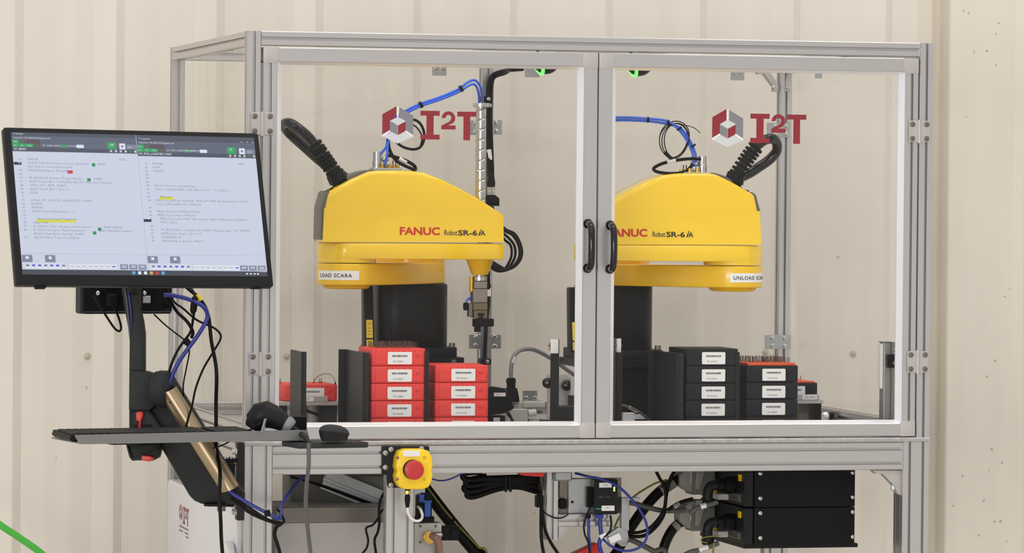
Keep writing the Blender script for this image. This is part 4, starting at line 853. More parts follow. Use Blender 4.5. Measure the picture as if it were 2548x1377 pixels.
# mounting plate with a small computer behind the screen's lower edge
def hbox(l, t, r, bt, back, dep, bev=.002, m=0, B=None):
    B = B or MB(); sh_ = back*380; l += sh_; r += sh_; p = [hp(l, t, back), hp(r, t, back), hp(r, bt, back)]; w = (p[1]-p[0]).dot(HA)*1.18; h = p[0].z-p[2].z
    c = p[0]+HA*w/2-Z_*h/2+HB*dep/2; return B.obox(c, HA*w/2, HB*dep/2, Z_*h/2, bev, m)
pc = empty('mini_computer', hp(305, 784, .06), 'black mini computer in a holder behind the lower edge of the monitor', 'computer')
hbox(204, 690, 418, 781, .045, .04, .003).build('body', 'black_plastic', pc); hbox(197, 700, 208, 783, .041, .048, .004).build('side_rail', 'charcoal_paint', pc)
hbox(206, 776, 416, 785, .038, .05, .003).build('shelf', 'black_satin', pc)
hbox(416, 756, 423, 773, .05, .05, .001).build('socket_block', 'black_plastic', pc)
for (px, py) in ((256, 731), (372, 731)): k = MB(); p = hp(px, py, .045); k.lathe(p, -HB, [(.006, 0), (.006, .003), (.004, .005)], 10); k.build('screw', 'steel', pc)
hbox(352, 738, 371, 756, .04, .005, .001).build('clip', 'zinc', pc); hbox(270, 733, 291, 762, .014, .03, .002).build('plug', 'black_rubber', pc)

# ---- keyboard tray, keyboard, mouse shelf, mouse, scanner
ZT = 9.98
lp = cpt(192, 1084.5, ZT); wL = 0
def tp(px, py, back=0): return cpt(px, py, ZT+(px-192)*.00043*.97)+HB*back   # on the tray's front edge plane
fl, fr_ = tp(200, 1106), tp(770, 1103)
tlen = (fr_-fl).dot(HA); TO = fl; TU = HA; TB = HB
TZ = lambda a, b_, c: TO+TU*a+TB*b_+Z_*c
tray = empty('keyboard_tray', TZ(tlen/2, .12, 0), 'grey keyboard tray with an upturned front lip on the left arm', 'tray')
kx = 1/1005
b = MB(); b.prism(rounded([(0, 0), (tlen, 0), (tlen, .245), (-.004, .245)], .006, 3), TZ(0, 0, 0), TU, TB, Z_*.0028); b.build('plate', 'tray_shelf', tray, sharp=30)
b = MB(); q = [(0, .001), (.012, -.0005), (tlen, .0), (tlen-.008, .0265), (tlen-.03, .0275), (-.016, .0235), (-.006, .006)]
b.prism(q, TZ(0, 0, 0), TU, (Z_*.98-TB*.18), (TB*.003)); b.build('front_lip', 'tray_shelf', tray, sharp=30)
MB().obox(TZ(.14, .115, -.004), TU*.04, TB*.05, Z_*.0035, .001).build('underside_plate', 'black_plastic', tray)
kb = empty('keyboard', TZ(.21, .12, .003), 'black low keyboard lying on the grey tray', 'keyboard')
kl = (tp(640, 1072)-tp(186, 1078)).dot(HA)+.02
KO = TZ(-.012, .05, .0066); KZ = lambda a, b_, c: KO+TU*a+TB*b_+Z_*(c+b_*.03)
b = MB(); A = [KZ(0, 0, .001), KZ(kl, 0, .001), KZ(kl, .158, .001), KZ(0, .158, .001), KZ(.003, .003, .0125), KZ(kl-.003, .003, .0125), KZ(kl-.003, .155, .0135), KZ(.003, .155, .0135), KZ(.006, .004, -.003), KZ(kl-.006, .004, -.003), KZ(kl-.006, .15, -.0055), KZ(.006, .15, -.0055)]
b.add(A, [(8, 11, 10, 9), (4, 5, 6, 7), (0, 1, 5, 4), (1, 2, 6, 5), (2, 3, 7, 6), (3, 0, 4, 7), (8, 9, 1, 0), (9, 10, 2, 1), (10, 11, 3, 2), (11, 8, 0, 3)]); b.build('case', 'black_plastic', kb, sharp=25)
b = MB(); kw = .019
rows = [(.008, 'f'), (.036, 'n'), (.0555, 'n'), (.075, 'n'), (.0945, 'n'), (.114, 'n')]
key = MB(); key.obox((0, 0, .004), TU*.0082, TB*.0082, Z_*.0042, .0016); key_me = None; cnt = 0
for rI, yk in enumerate((.012, .0315, .051, .0705, .09, .118)):
    xk = .014
    while xk < kl-.012:
        if 0: pass
        if not (.30 < xk < .306 or .37 < xk < .376):
            if rI == 0 and .10 < xk < .20 and abs(xk-.147) > .012: xk += kw; continue
            p = KZ(xk, yk, .0122)
            if key_me is None: k0 = MB(); k0.obox(p+Z_*.003, TU*(.0082), TB*.0082, Z_*.0028, .0012); ko = k0.build('key', 'charcoal', kb); key_me = ko; kp = p
            elif rI == 0 and abs(xk-.147) < .012: MB().obox(p+Z_*.003, TU*.045, TB*.0082, Z_*.0028, .0012).build('key', 'charcoal', kb)
            else: o_ = key_me.copy(); COL.objects.link(o_); o_.location = key_me.location+(p-kp); ROOT[o_.name] = ROOT[key_me.name]
            cnt += 1
        xk += kw
# mouse shelf
sp = lambda px, py, back=0: cpt(px, py, 10.16)+HB*back
ms = empty('mouse_shelf', sp(805, 1118, .08), 'dark mouse shelf beside the keyboard tray, in front of the table edge', 'shelf')
b = MB(); a0_, a1_ = sp(742, 1104), sp(917, 1104); w_ = (a1_-a0_).dot(HA)*1.18
b.prism(rounded([(0, 0), (w_, 0), (w_, .13), (0, .13)], .012, 4), a0_-Z_*.014, HA, HB, Z_*.014, .003); b.build('plate', 'charcoal', ms, sharp=30)
b = MB(); bx0 = sp(754, 1043, .12); bx1 = sp(813, 1043, .12); wb = (bx1-bx0).dot(HA); b.obox(bx0+HA*wb/2+HB*.02-Z_*.028, HA*wb/2, HB*.02, Z_*.0275, .002)
tag(b.build('accessory_box', 'black_plastic'), 'small black box standing behind the mouse', 'box')
# mouse: domed body, built from stacked outlines
mo = sp(853, 1101, .05); mouse = empty('mouse', mo, 'black computer mouse on the dark shelf', 'mouse'); b = MB()
Lm, Wm = .047, .031; ma = HA*.92+HB*.38; mb_ = Vector((-ma.y, ma.x, 0)); ma = ma.normalized(); mb_.normalize(); vs = []; rings = []; N = 24
prof = [(0.80, 0), (.86, .004), (.95, .013), (1.0, .0195)]; top = [(1.0, .0215), (.96, .027), (.86, .032), (.68, .0365), (.42, .0395), (.15, .0405)]
def ring(k, z, skew=0): return [mo+ma*(Lm*k*(cos(t)*(1 if cos(t) < 0 else .9))-.004+skew)+mb_*Wm*k*sin(t)+Z_*(z+.0008+(-.006*cos(t)*k if z > .018 else 0)*1.0) for t in [2*pi*i/N for i in range(N)]]
def loft(B, R, m=0):
    vs = [v for r_ in R for v in r_]; n_ = len(R[0]); fs = [(i*n_+j, i*n_+(j+1) % n_, (i+1)*n_+(j+1) % n_, (i+1)*n_+j) for i in range(len(R)-1) for j in range(n_)]
    return B.add(vs, fs+[tuple(range(n_))[::-1], tuple(range((len(R)-1)*n_, len(R)*n_))], m)
loft(MB(), [ring(k, z) for k, z in prof]+[ring(1.0, .0212)]).build('base', 'black_satin', mouse, sharp=40)
loft(MB(), [ring(k, z) for k, z in top]).build('shell', 'charcoal', mouse, sharp=50)
# barcode scanner lying face down: head and handle lofted along a bent spine
scn = empty('barcode_scanner', cpt(700, 1076, 10.17)+HB*.05, 'dark handheld barcode scanner with a grey collar lying at the tray\'s right end', 'scanner')
def spn(px, py, back=.07): return cpt(px, py, 10.17)+HB*back
S_ = [((662, 1062), .024, .026), ((664, 1050), .032, .032), ((673, 1039), .036, .035), ((687, 1036), .0355, .034), ((701, 1041), .031, .031), ((716, 1049), .0265, .027), ((728, 1056), .0235, .024), ((738, 1063), .0205, .022)]
def sweep(B, pts, n=18, m=0):
    C = [spn(*p) for p, _, _ in pts]; R = []
    for i, (p, ra, rb) in enumerate(pts):
        t = (C[min(i+1, len(C)-1)]-C[max(i-1, 0)]).normalized(); e = t.cross(FW).normalized(); g = e.cross(t)
        R.append([C[i]+e*ra*cos(2*pi*j/n)+g*rb*sin(2*pi*j/n) for j in range(n)])
    return loft(B, R, m)
sweep(MB(), S_).build('body', 'black_satin', scn, sharp=60)
sweep(MB(), [((732, 1059), .0225, .0235), ((738, 1062), .024, .025), ((745, 1068), .0225, .0235), ((749, 1071), .018, .02)]).build('collar', 'logo_grey', scn, sharp=60)
b = MB(); b.tube([spn(745, 1066), spn(756, 1075), spn(765, 1087, .03), spn(769, 1104, .0)], lambda t: .0115-.0075*t, 12); b.build('strain_relief', 'charcoal_paint', scn, sharp=60)
b = MB(); sweep(b, [((660, 1056), .026, .0275), ((654, 1066), .024, .026), ((651, 1071), .020, .024)]); b.build('nose', 'black_plastic', scn, sharp=60)
hb_ = MB(); p = cpt(652, 1062, 10.10)+HB*0; hb_.prism([(0, 0), (.006, 0), (.014, .034), (.009, .034)], cpt(648, 1077, 10.15), RT, UP, FW*.05, .001); hb_.build('side_trim', 'logo_grey', scn)
# ================================================================ clear side and rear panels with their brackets (parts of the enclosure)
MB().box(P*.5-.002, W-P*.5+.002, D-.010, D-.006, T+P-.004, H-P+.004).build('rear_pane', 'pane_clear', cell, sharp=0)
MB().box(W-.012, W-.008, P+.004, D-P-.004, T+P-.002, H-P+.002).build('side_pane', 'pane_clear', cell, sharp=0)
b = MB(); ny, nz = 40, 24; rr = random.Random(4); ph = [rr.uniform(0, 6) for _ in range(8)]      # bowed vinyl on the left
def wav(y, z): return .010+.0035*sin(y*17+ph[0]+sin(z*3+ph[1]))+.0028*sin(y*31+ph[2]+1.3*sin(z*4.1+ph[3]))+.002*sin(z*9+ph[4]+y*6)
for i in range(ny+1):
    for j in range(nz+1): y = P+.004+(D-2*P-.008)*i/ny; z = T+P+(H-T-2*P)*j/nz; b.v.append(Vector((wav(y, z), y, z)))
b.f = [(i*(nz+1)+j, i*(nz+1)+j+1, (i+1)*(nz+1)+j+1, (i+1)*(nz+1)+j) for i in range(ny) for j in range(nz)]; b.m = [0]*len(b.f)
b.build('vinyl_pane', 'vinyl_clear', cell, sharp=180)
def panel_bracket(l, t, r, bt, Y, bolts, th=.004, m='zinc'):
    o = MB().pbox(l, t, r, bt, Y-th, th, .0008).build('panel_bracket', m, cell)
    for (px, py) in bolts: k = MB(); bolt(k, at(px, py, Y-th), (0, -1, 0), .0062, .005); k.build('bracket_bolt', 'steel', o)
YR = D-P-.0004
for t_ in ((1167, 833, 1199, 868, YR, ((1184, 840), (1184, 860))), (1216, 833, 1247, 868, YR, ((1231, 839), (1231, 862))), (1166, 300, 1199, 336, YR, ((1184, 306), (1184, 328))), (1222, 299, 1249, 335, YR, ((1234, 306), (1235, 327))),
           (1904, 834, 1968, 869, YR, ((1922, 842), (1953, 843), (1922, 861), (1953, 862))), (1909, 306, 1966, 342, YR, ((1929, 314), (1957, 314), (1929, 334), (1957, 334))),
           (1076, 160, 1111, 188, YR+.01, ((1085, 170), (1102, 170))), (1307, 160, 1343, 192, YR+.01, ()), (1819, 172, 1852, 200, YR+.01, ((1828, 181), (1844, 181))), (2029, 175, 2046, 195, 1.06, ()), (1301, 972, 1337, 1001, YR, ((1309, 991), (1330, 991)))): panel_bracket(*t_)
# corner gussets under the top rail of the rear posts and under the table
def gusset(pts, Y, dep, mt='aluminium_fitting'):
    q = [at(px, py, Y) for px, py in pts]; b = MB(); b.prism([(p.x, p.z) for p in q], (0, Y, 0), X_, Z_, (0, dep, 0), .001); return b.build('gusset', mt, cell, sharp=30)
for pts in ([(1886, 176), (1914, 176), (1937, 210), (1937, 228), (1926, 228), (1926, 216), (1902, 184), (1886, 184)], [(1962, 205), (1973, 183), (1982, 183), (1982, 176), (1958, 176), (1953, 228), (1968, 228)], [(1225, 168), (1252, 168), (1252, 176), (1232, 196)]): gusset(pts, D-P-.004, .03)
for (px, py) in ((1926, 218), (1960, 219)): k = MB(); bolt(k, at(px, py, D-P-.005), (0, -1, 0), .0065, .006); k.build('gusset_bolt', 'steel', cell)
g = gusset([(2171, 1171), (2246, 1171), (2246, 1236), (2233, 1228), (2222, 1206), (2196, 1180), (2180, 1180)], .012, .03)
k = MB(); bolt(k, at(2222, 1215, .01), (-.4, -1, 0), .007, .007); k.build('gusset_bolt', 'zinc', cell)

# ---- vision lamps with a green ring, hung under the top at the front
for (px, py, lb) in ((1354, 150, 'black dome lamp with a green glowing ring under the top rail, left door'), (1586, 155, 'black dome lamp with a green glowing ring under the top rail, right door')):
    Y = .30; c = at(px, py, Y); g = empty('status_lamp', c, lb, 'lamp', 'green ring lamps'); ax = Vector((-.93, -.06, -.36)).normalized()
    b = MB(); b.ball(c+Vector((.006, 0, 0)), .0385, n=22); b.cyl(c+Z_*.02, (c.x, c.y, H-P-.001), .016, n=14); b.build('housing', 'black_satin', g, sharp=40)
    b = MB(); e1 = ax.orthogonal().normalized(); e2 = ax.cross(e1); cc = c+ax*.020; rp = [(e1*cos(t)+e2*sin(t)) for t in [2*pi*i/40 for i in range(40)]]; k0 = max(range(40), key=lambda i: rp[i].z); b.tube([cc+rp[(k0+i) % 40]*.0325 for i in range(9, 32)], .0048, 8, 2); b.build('glow_ring', 'green_glow', g, sharp=60)
    b = MB(); b.box(c.x-.03, c.x+.03, c.y-.03, c.y+.03, H-P-.0045, H-P-.0008, .001); b.build('mount_plate', 'black_satin', g)
    MB().box(c.x-.019, c.x+.019, P+.001, D-P-.001, H-P, H-.0005).build('lamp_rail', 'aluminium_y', cell)

# ================================================================ cables of the operator station
def drop(pts, r):                                 # a cable that leaves the picture at the bottom goes on down to the floor
    e = Vector(pts[-1])
    return list(pts)+([Vector((e.x+.01, e.y, .3)), Vector((e.x+.03, e.y+.02, .06)), Vector((e.x+.14, e.y+.06, r+.002))] if e.z < .64 else [])
def cable(name, pts, r, m, label, cat='cable', group=None, n=8, per=6, parts=()):
    pts = drop(pts, r); b = MB(); b.tube(pts, r, n, per); o = tag(b.build(name, m, sharp=60), label, cat, group)
    for (pn, p0, p1, rr, mm) in parts: k = MB(); k.cyl(p0, p1, rr, n=10, bev=rr*.15); k.build(pn, mm, o)
    return o
h = lambda px, py, bk=0: hp(px, py, bk)
px_ = lambda w, zc=10.25: w/2*zc/(1000*F)         # radius in metres of a cable w pixels thick
cable('network_cable', [h(418, 735, .03), h(442, 737, .02), h(474, 747), h(498, 762, -.02), h(507, 783, -.03), h(500, 806, -.03), h(479, 840, -.03), h(455, 872, -.03), h(433, 905, -.03), h(418, 940, -.028), h(411, 968, -.027), h(430, 1008, -.025)], px_(11), 'cable_blue', 'blue cable curving from the monitor into the bronze tube\'s upper end')
cable('network_cable', [h(540, 1185, -.03), h(562, 1220, -.028), h(600, 1246, -.03), h(640, 1268, -.035), h(672, 1285, -.035), h(687, 1288, -.03), h(692, 1277, -.02), at(703, 1254, -.07), at(722, 1224, .06), at(747, 1194, .14), at(776, 1173, .2)], px_(9), 'cable_blue', 'blue cable leaving the bronze tube\'s lower end and looping under the table', parts=[('cable_tie', h(652, 1268, -.035), h(656, 1283, -.035), .0085, 'black_plastic')])
cable('power_cable', [h(545, 1195, -.022), h(575, 1236, -.022), h(615, 1265, -.03), h(655, 1291, -.034), h(685, 1300, -.03), h(700, 1298, -.02), h(698, 1282, -.01), h(690, 1268, .0)], px_(7), 'cable_black', 'black cable running beside the blue one below the support arm')
cable('power_cable', [h(570, 1240, -.012), h(620, 1277, -.02), h(668, 1297, -.03), h(693, 1302, -.02), h(688, 1312, 0), h(683, 1332, 0), h(690, 1355, 0), h(696, 1382, 0), h(700, 1420, .02)], px_(10), 'cable_black', 'black cable bundle dropping below the blue loop at the front post')
cable('power_cable', [h(462, 705, .04), h(478, 722, .02), h(500, 748, 0), h(515, 785, -.01), h(523, 850, -.01), h(529, 920, -.03), h(533, 1000, -.015), h(534, 1062, -.012), h(533, 1092, -.014), h(530, 1118, -.03), h(521, 1170, -.085), h(518, 1230, -.09), h(521, 1290, -.09), h(529, 1340, -.07), h(540, 1390, -.05), h(556, 1440, -.03)], px_(9.5), 'cable_black', 'long black cable hanging straight down from the monitor past the tray', parts=[('yellow_marker', h(492, 735, .006), h(501, 750, -.001), .0053, 'yellow')])
cable('signal_cable', [h(440, 728, .05), h(442, 752, .03), h(458, 768, .01), h(490, 797, 0), h(527, 815, -.01), h(544, 830, -.01), h(545, 845, -.01), h(530, 872, -.01), h(500, 917, -.02), h(478, 965, -.03), h(462, 1010, -.05), h(446, 1052, -.06), h(440, 1075, -.06)], px_(5.5), 'cable_black', 'thin black cable swinging right then down across the bronze tube')
cable('signal_cable', [h(428, 716, .05), h(432, 742, .04), h(445, 775, .02), h(462, 797, 0), h(475, 815, 0), h(480, 828, 0), h(474, 840, -.01)], px_(9), 'cable_black', 'short thick black cable below the monitor, left of the adapter plug')
o = cable('adapter_cable', [h(479, 708, .05), h(484, 722, .02), h(486, 742, 0), h(484, 765, 0), h(478, 790, -.01), h(468, 825, -.02), h(452, 848, -.02), h(436, 872, -.02), h(421, 905, -.02), h(411, 940, -.02), h(406, 970, -.02), h(420, 1005, -.02)], px_(7), 'cable_black', 'black cable with a moulded adapter plug below the monitor')
k = MB(); p0, p1 = h(485, 742, 0), h(479, 777, -.005); k.lathe(p0, p1-p0, [(.005, -.004), (.0085, 0), (.0092, .02), (.0085, .034), (.004, .042)], 12); k.build('adapter_plug', 'black_rubber', o, sharp=40)
k = MB(); k.cyl(h(447, 853, -.028), h(461, 843, -.028), .0045, n=8); k.cyl(h(452, 846, -.024), h(470, 862, -.024), .0085, n=10); k.build('cable_tie', 'black_plastic', o)
cable('signal_cable', [h(398, 784, .05), h(425, 812, .04), h(452, 837, .02), h(466, 853, .0), h(468, 875, -.01), h(461, 915, -.01), h(453, 960, -.01), h(458, 1000, .0)], px_(4), 'cable_black', 'thinnest black cable running down behind the arm\'s joint')
cable('usb_cable', [h(232, 735, .0), h(248, 765, -.01), h(268, 797, -.01), h(284, 819, -.01), h(295, 824, -.01), h(298, 812, -.01), h(293, 785, 0), h(284, 762, .01)], px_(6), 'cable_black', 'black cable loop hanging below the mini computer')
for i, (a_, c_) in enumerate((((304, 714), (320, 838)), ((311, 714), (322, 820)))):
    cable('neck_cable', [h(a_[0], a_[1], -.02), h(a_[0]+5, 745, -.02), h(a_[0]+9, 785, -.02), h(c_[0], c_[1], -.012)], px_(5), 'cable_blue' if i else 'cable_dark_grey', ('blue' if i else 'grey')+' cable running down the left of the arm\'s neck')
cable('scanner_cable', [cpt(768, 1103, 10.0), cpt(768, 1120, 10.0), cpt(768, 1160, 10.0), cpt(763, 1205, 10.02), cpt(761, 1260, 10.05), cpt(766, 1320, 10.08), cpt(773, 1380, 10.1), cpt(782, 1450, 10.12)], px_(10.5, 10.0), 'cable_dark_grey', 'dark cable hanging from the barcode scanner over the tray\'s edge')
cable('signal_cable', [cpt(648, 1052, 10.12), cpt(638, 1060, 10.15), cpt(622, 1070, 10.2), cpt(600, 1080, 10.25), cpt(570, 1100, 10.3), cpt(545, 1112, 10.32), cpt(530, 1116, 10.33)], px_(4), 'cable_black', 'thin black lead running left from the scanner behind the tray')
# green hose on the floor side at the far left
b = MB(); b.tube([at(-140, 1215, 1.2), at(-60, 1262, 1.2), at(0, 1307, 1.2), at(50, 1340, 1.2), at(110, 1384, 1.2), at(200, 1470, 1.2), at(300, 1650, 1.2), at(340, 1900, 1.25)]+[Vector((at(380, 1500, 1.2).x, 1.2, .02)), Vector((at(480, 1500, 1.2).x, 1.0, .014))], 8.5*1.2/1000, 10); tag(b.build('green_hose', 'cable_green', sharp=60), 'bright green hose crossing the lower left corner in front of the wall', 'hose')

# ================================================================ cables and hoses inside the cell
def air_pair(pts, Y, r, sep, label):
    g = empty('air_hose', at(pts[-1][0], pts[-1][1], Y), label, 'hose')
    for s_ in (-1, 1):
        k = MB(); k.tube([at(p[0]+s_*sep*p[2], p[1]+s_*sep*p[3], Y+s_*.002+(p[4] if len(p) > 4 else 0)) for p in pts], r, 8); k.build('tube', 'air_blue', g, sharp=60)
    return g
YT = YF+.055
g = air_pair([(949, 412, -2, 0), (955, 385, -2, 0), (963, 365, -.4, 0), (967, 340, -.6, 0), (975, 312, -.6, -.3), (1000, 285, -.3, -.6), (1045, 262, -.3, -.6), (1092, 246, -.3, -.6), (1140, 226, -.3, -.7), (1165, 209, -.3, -1), (1181, 205, .3, -1.2), (1192, 219, 1, -.4, .02), (1196, 240, 1, 0, .05), (1196, 256, 1, 0, .07)], YT, .0036, 4.2, 'pair of blue air hoses arching from the left robot to its screw shaft')
for (px, py, w) in ((1047, 261, 5), (1147, 221, 4)): k = MB(); k.cyl(at(px-3, py+1.5, YT), at(px+3, py-1.5, YT), .0095, n=10); k.build('cable_tie', 'black_plastic', g)
g = air_pair([(1490, 264, 1, 0), (1492, 282, .8, .5), (1502, 293, .4, .9), (1524, 296, 0, 1), (1565, 296, 0, 1), (1620, 299, 0, 1), (1663, 306, 0, 1), (1692, 322, .6, -.6), (1713, 350, .8, -.4), (1724, 374, 1, 0), (1728, 390, 1, 0), (1728, 415, 1, 0)], Y2A-HT+.055, .0036, 3.4, 'pair of blue air hoses arching from the door stile to the right robot')
for (px, py) in ((1612, 298), (1662, 305), (1690, 320), (1725, 363)): k = MB(); d_ = Vector((1, 0, 0)) if px < 1680 else Vector((.6, 0, -.8)); c_ = at(px, py, Y2A-HT+.055); k.cyl(c_-d_*.002, c_+d_*.002, .0085, n=10); k.build('cable_tie', 'black_plastic', g)
# stiff end of the tie on the right robot's cable coil
y2 = Y2A-HT+.05
ca = lambda pts, Y: [at(p[0], p[1], Y+(p[2] if len(p) > 2 else 0)) for p in pts]
o = cable('robot_cable', ca([(966, 343), (969, 372), (984, 398), (1004, 411, -.01), (1024, 420, -.02), (1031, 424, -.01), (1034, 421), (1030, 412), (1012, 401), (990, 393), (972, 388), (962, 386)], YT), .0048, 'cable_black', 'black cable bending back on the top of the left robot, with a white marker', parts=[('white_marker', at(993, 394, YT), at(1012, 404, YT), .0058, 'white_plastic')])
cable('robot_cable', ca([(985, 353), (1003, 366), (1028, 372), (1046, 366), (1055, 348), (1054, 325), (1044, 306), (1028, 298), (1012, 306), (1000, 320)], YT), .0038, 'cable_black', 'black cable loop behind the red letters above the left robot')
cable('robot_cable', ca([(1008, 308), (1030, 312), (1045, 328), (1050, 346), (1046, 362)], YT+.004), .0022, 'cable_black', 'thin black lead inside the loop above the left robot')
cable('robot_cable', ca([(1752, 398), (1725, 395), (1690, 398), (1652, 406), (1630, 416), (1627, 423), (1640, 429, -.02), (1672, 432, -.03), (1700, 429, -.02), (1716, 418), (1724, 408)], y2), .0046, 'cable_black', 'black cable looping flat on the top of the right robot, with a white marker', parts=[('white_marker', at(1659, 403, y2), at(1681, 398.5, y2), .0056, 'white_plastic')])
g = empty('coiled_lead', at(1678, 394, y2), 'coil of thin black lead tied to the blue hose above the right robot', 'cable')
for i, (cx, cy, rx, ry) in enumerate(((1678, 348, 37, 46), (1680, 351, 33, 43), (1682, 350, 29, 43), (1676, 350, 35, 42))):
    k = MB(); k.tube([at(cx+rx*cos(t)*(1+.1*sin(t)), cy-ry*sin(t)-rx*.14*cos(t), y2+.004*i+.01*sin(t+i)) for t in [2*pi*j/14 for j in range(14)]], .0015, 6, 4, closed=True); k.build('coil_turn', 'cable_black', g, sharp=60)
k = MB(); k.tube(ca([(1655, 378), (1663, 388), (1672, 396)], y2), .0052, 8); k.build('cable_tie', 'black_plastic', g)
k = MB(); k.tube(ca([(1697, 311), (1715, 314), (1730, 320), (1742, 331)], y2), .0011, 6); k.build('tie_tail', 'black_plastic', g)
# connectors on top of both robots (parts of the robots)
for R_, cx, sgn, base, Y in ((R1[0], 937.5, 1, 421, YF+.055), (R2[0], 1747.5, -1, 432, Y2A-HT+.055)):
    b = MB(); c = at(cx, base, Y); b.lathe(c-Z_*.004, Z_, [(.0135, 0), (.0135, .008), (.0125, .009), (.0125, .026), (.0112, .027), (.0112, .052), (.0095, .053)], 18); b.build('round_connector', 'steel', R_, sharp=30)
    b = MB(); q1 = at(cx-14*sgn, base, Y); q2 = at(cx+56*sgn, base, Y); b.box(min(q1.x, q2.x), max(q1.x, q2.x), Y-.03, Y+.03, q1.z-.004, q1.z+.003, .001); b.build('connector_plate', 'zinc', R_)
    for dx, rr, hh, mm in ((12, .007, .012, 'brass'), (31, .0075, .012, 'brass'), (43, .006, .011, 'brass'), (52, .006, .010, 'brass')):
        c = at(cx+dx*sgn, base, Y-.015); b = MB(); b.lathe(c, Z_, [(rr, .002), (rr, .002+hh*.5), (rr*.8, .002+hh*.55), (rr*.8, .002+hh)], 12); b.build('port', mm, R_, sharp=25)
    c = at(cx+20*sgn, base-25, Y+.01); b = MB(); b.ball(c, .0125, .0125, .010, 14); b.cyl(c-Z_*.03, c, .006, n=10); b.build('elbow_connector', 'steel', R_, sharp=25)
    for dx in (40, 47): c = at(cx+dx*sgn, base-7, Y); b = MB(); b.cyl(c, c+Z_*.016, .0014, n=6); b.build('lead_stub', 'black_plastic', R_)
# cable run along the rear middle post, junction block, loops behind the left arm
YP2 = D-P-.03
for i, (off_, rad) in enumerate(((0, .0062), (8, .0055))):
    cable('post_cable', ca([(1300-i*30, 172, -.15), (1258, 176+i*6, -.06), (1228+off_*.5, 186+i*5), (1216+off_, 208), (1214+off_, 245), (1213+off_, 300), (1215+off_, 360), (1217+off_, 410), (1217.5+off_, 440)], YP2), rad, 'cable_black', ('right' if i else 'left')+' black cable of the pair running down the rear middle post', parts=[('white_marker', at(1218 if i else 1216.5, 372+i*3, YP2), at(1221 if i else 1219, 394+i*4, YP2), rad*1.25, 'white_plastic')])
g = empty('junction_block', at(1224, 515, YP2-.05), 'black junction block with two cable plugs behind the left robot', 'connector'); Yj = YP2-.03
b = MB(); b.prism([(p.x, p.z) for p in ca([(1205, 496), (1213, 485), (1232, 485), (1243, 494), (1243, 513), (1205, 513)], Yj)], (0, Yj, 0), X_, Z_, (0, .03, 0), .0015); b.build('block', 'black_plastic', g)
b = MB(); c0_, c1_ = at(1222, 486, Yj+.015), at(1222, 425, Yj+.015); b.lathe(c0_, Z_, [(.0115, 0), (.0115, .006), (.0125, .007), (.0125, .012), (.0115, .013), (.0115, .018), (.0125, .019), (.0125, .024), (.010, .025)], 14); b.build('plug_nut', 'steel', g, sharp=25)
b = MB(); b.lathe(c0_+Z_*.025, Z_, [(.0115, 0), (.0125, .012), (.0095, .03), (.007, .046)], 14); b.build('plug_boot', 'black_rubber', g, sharp=40)
k = MB(); k.box(c0_.x-.004, c0_.x+.018, Yj-.0006, Yj, c0_.z-.020, c0_.z-.012); 
b = MB(); b.box(c0_.x-.016, c0_.x+.022, Yj+.03, D-P-.0006, c0_.z-.028, c0_.z-.01, .001); b.build('mount', 'black_plastic', g)
for i, (dx, dy, rr) in enumerate(((0, 0, .0042), (-11, 6, .004), (5, -3, .0042), (-20, 11, .0038))):
    cable('loop_cable', ca([(1213+i*4, 515, .05), (1230+i*3, 545, .03), (1255+dx*.3, 573+dy, 0), (1276+dx, 586+dy, 0), (1291+dx, 612, 0), (1292+dx, 640, 0), (1276+dx*.9, 664+dy*.3, 0), (1250, 673-dy*.6, 0), (1230, 668-dy*1.2, .005), (1215, 656-dy, .02), (1208+i*3, 692, .05), (1206+i*3.4, 720, .06)], YA+.24+.011*i), rr, 'cable_black', ('outermost', 'second', 'third', 'innermost')[(2, 1, 3, 0)[i]-0] + ' of the black cable loops right of the left robot arm' if 0 else ['second outermost', 'second innermost', 'outermost', 'innermost'][i]+' of the four black cable loops right of the left robot arm')
cable('post_cable', ca([(1216, 690), (1216, 730), (1214, 765), (1210, 800), (1208, 840), (1206, 880), (1206, 920), (1206, 980)], YP2), .0062, 'cable_black', 'black cable down the lower rear middle post with two white markers', parts=[('white_marker', at(1216, 686, YP2), at(1216, 708, YP2), .0074, 'white_plastic'), ('white_marker', at(1216, 717, YP2), at(1215.5, 738, YP2), .0074, 'white_plastic')])
for (l, t, r_, bt, lab) in ((1200, 239, 1226, 254, 'upper black cable clip on the rear middle post'), (1197, 893, 1223, 908, 'lower black cable clip on the rear middle post')):
    b = MB(); b.pbox(l, t, r_, bt, YP2-.012, .0415, .003); g = tag(b.build('cable_clip', 'black_plastic'), lab, 'clip'); k = MB(); bolt(k, at((l+r_)/2+3, (t+bt)/2, YP2-.012), (0, -1, 0), .0045, .002); k.build('screw', 'steel', g)

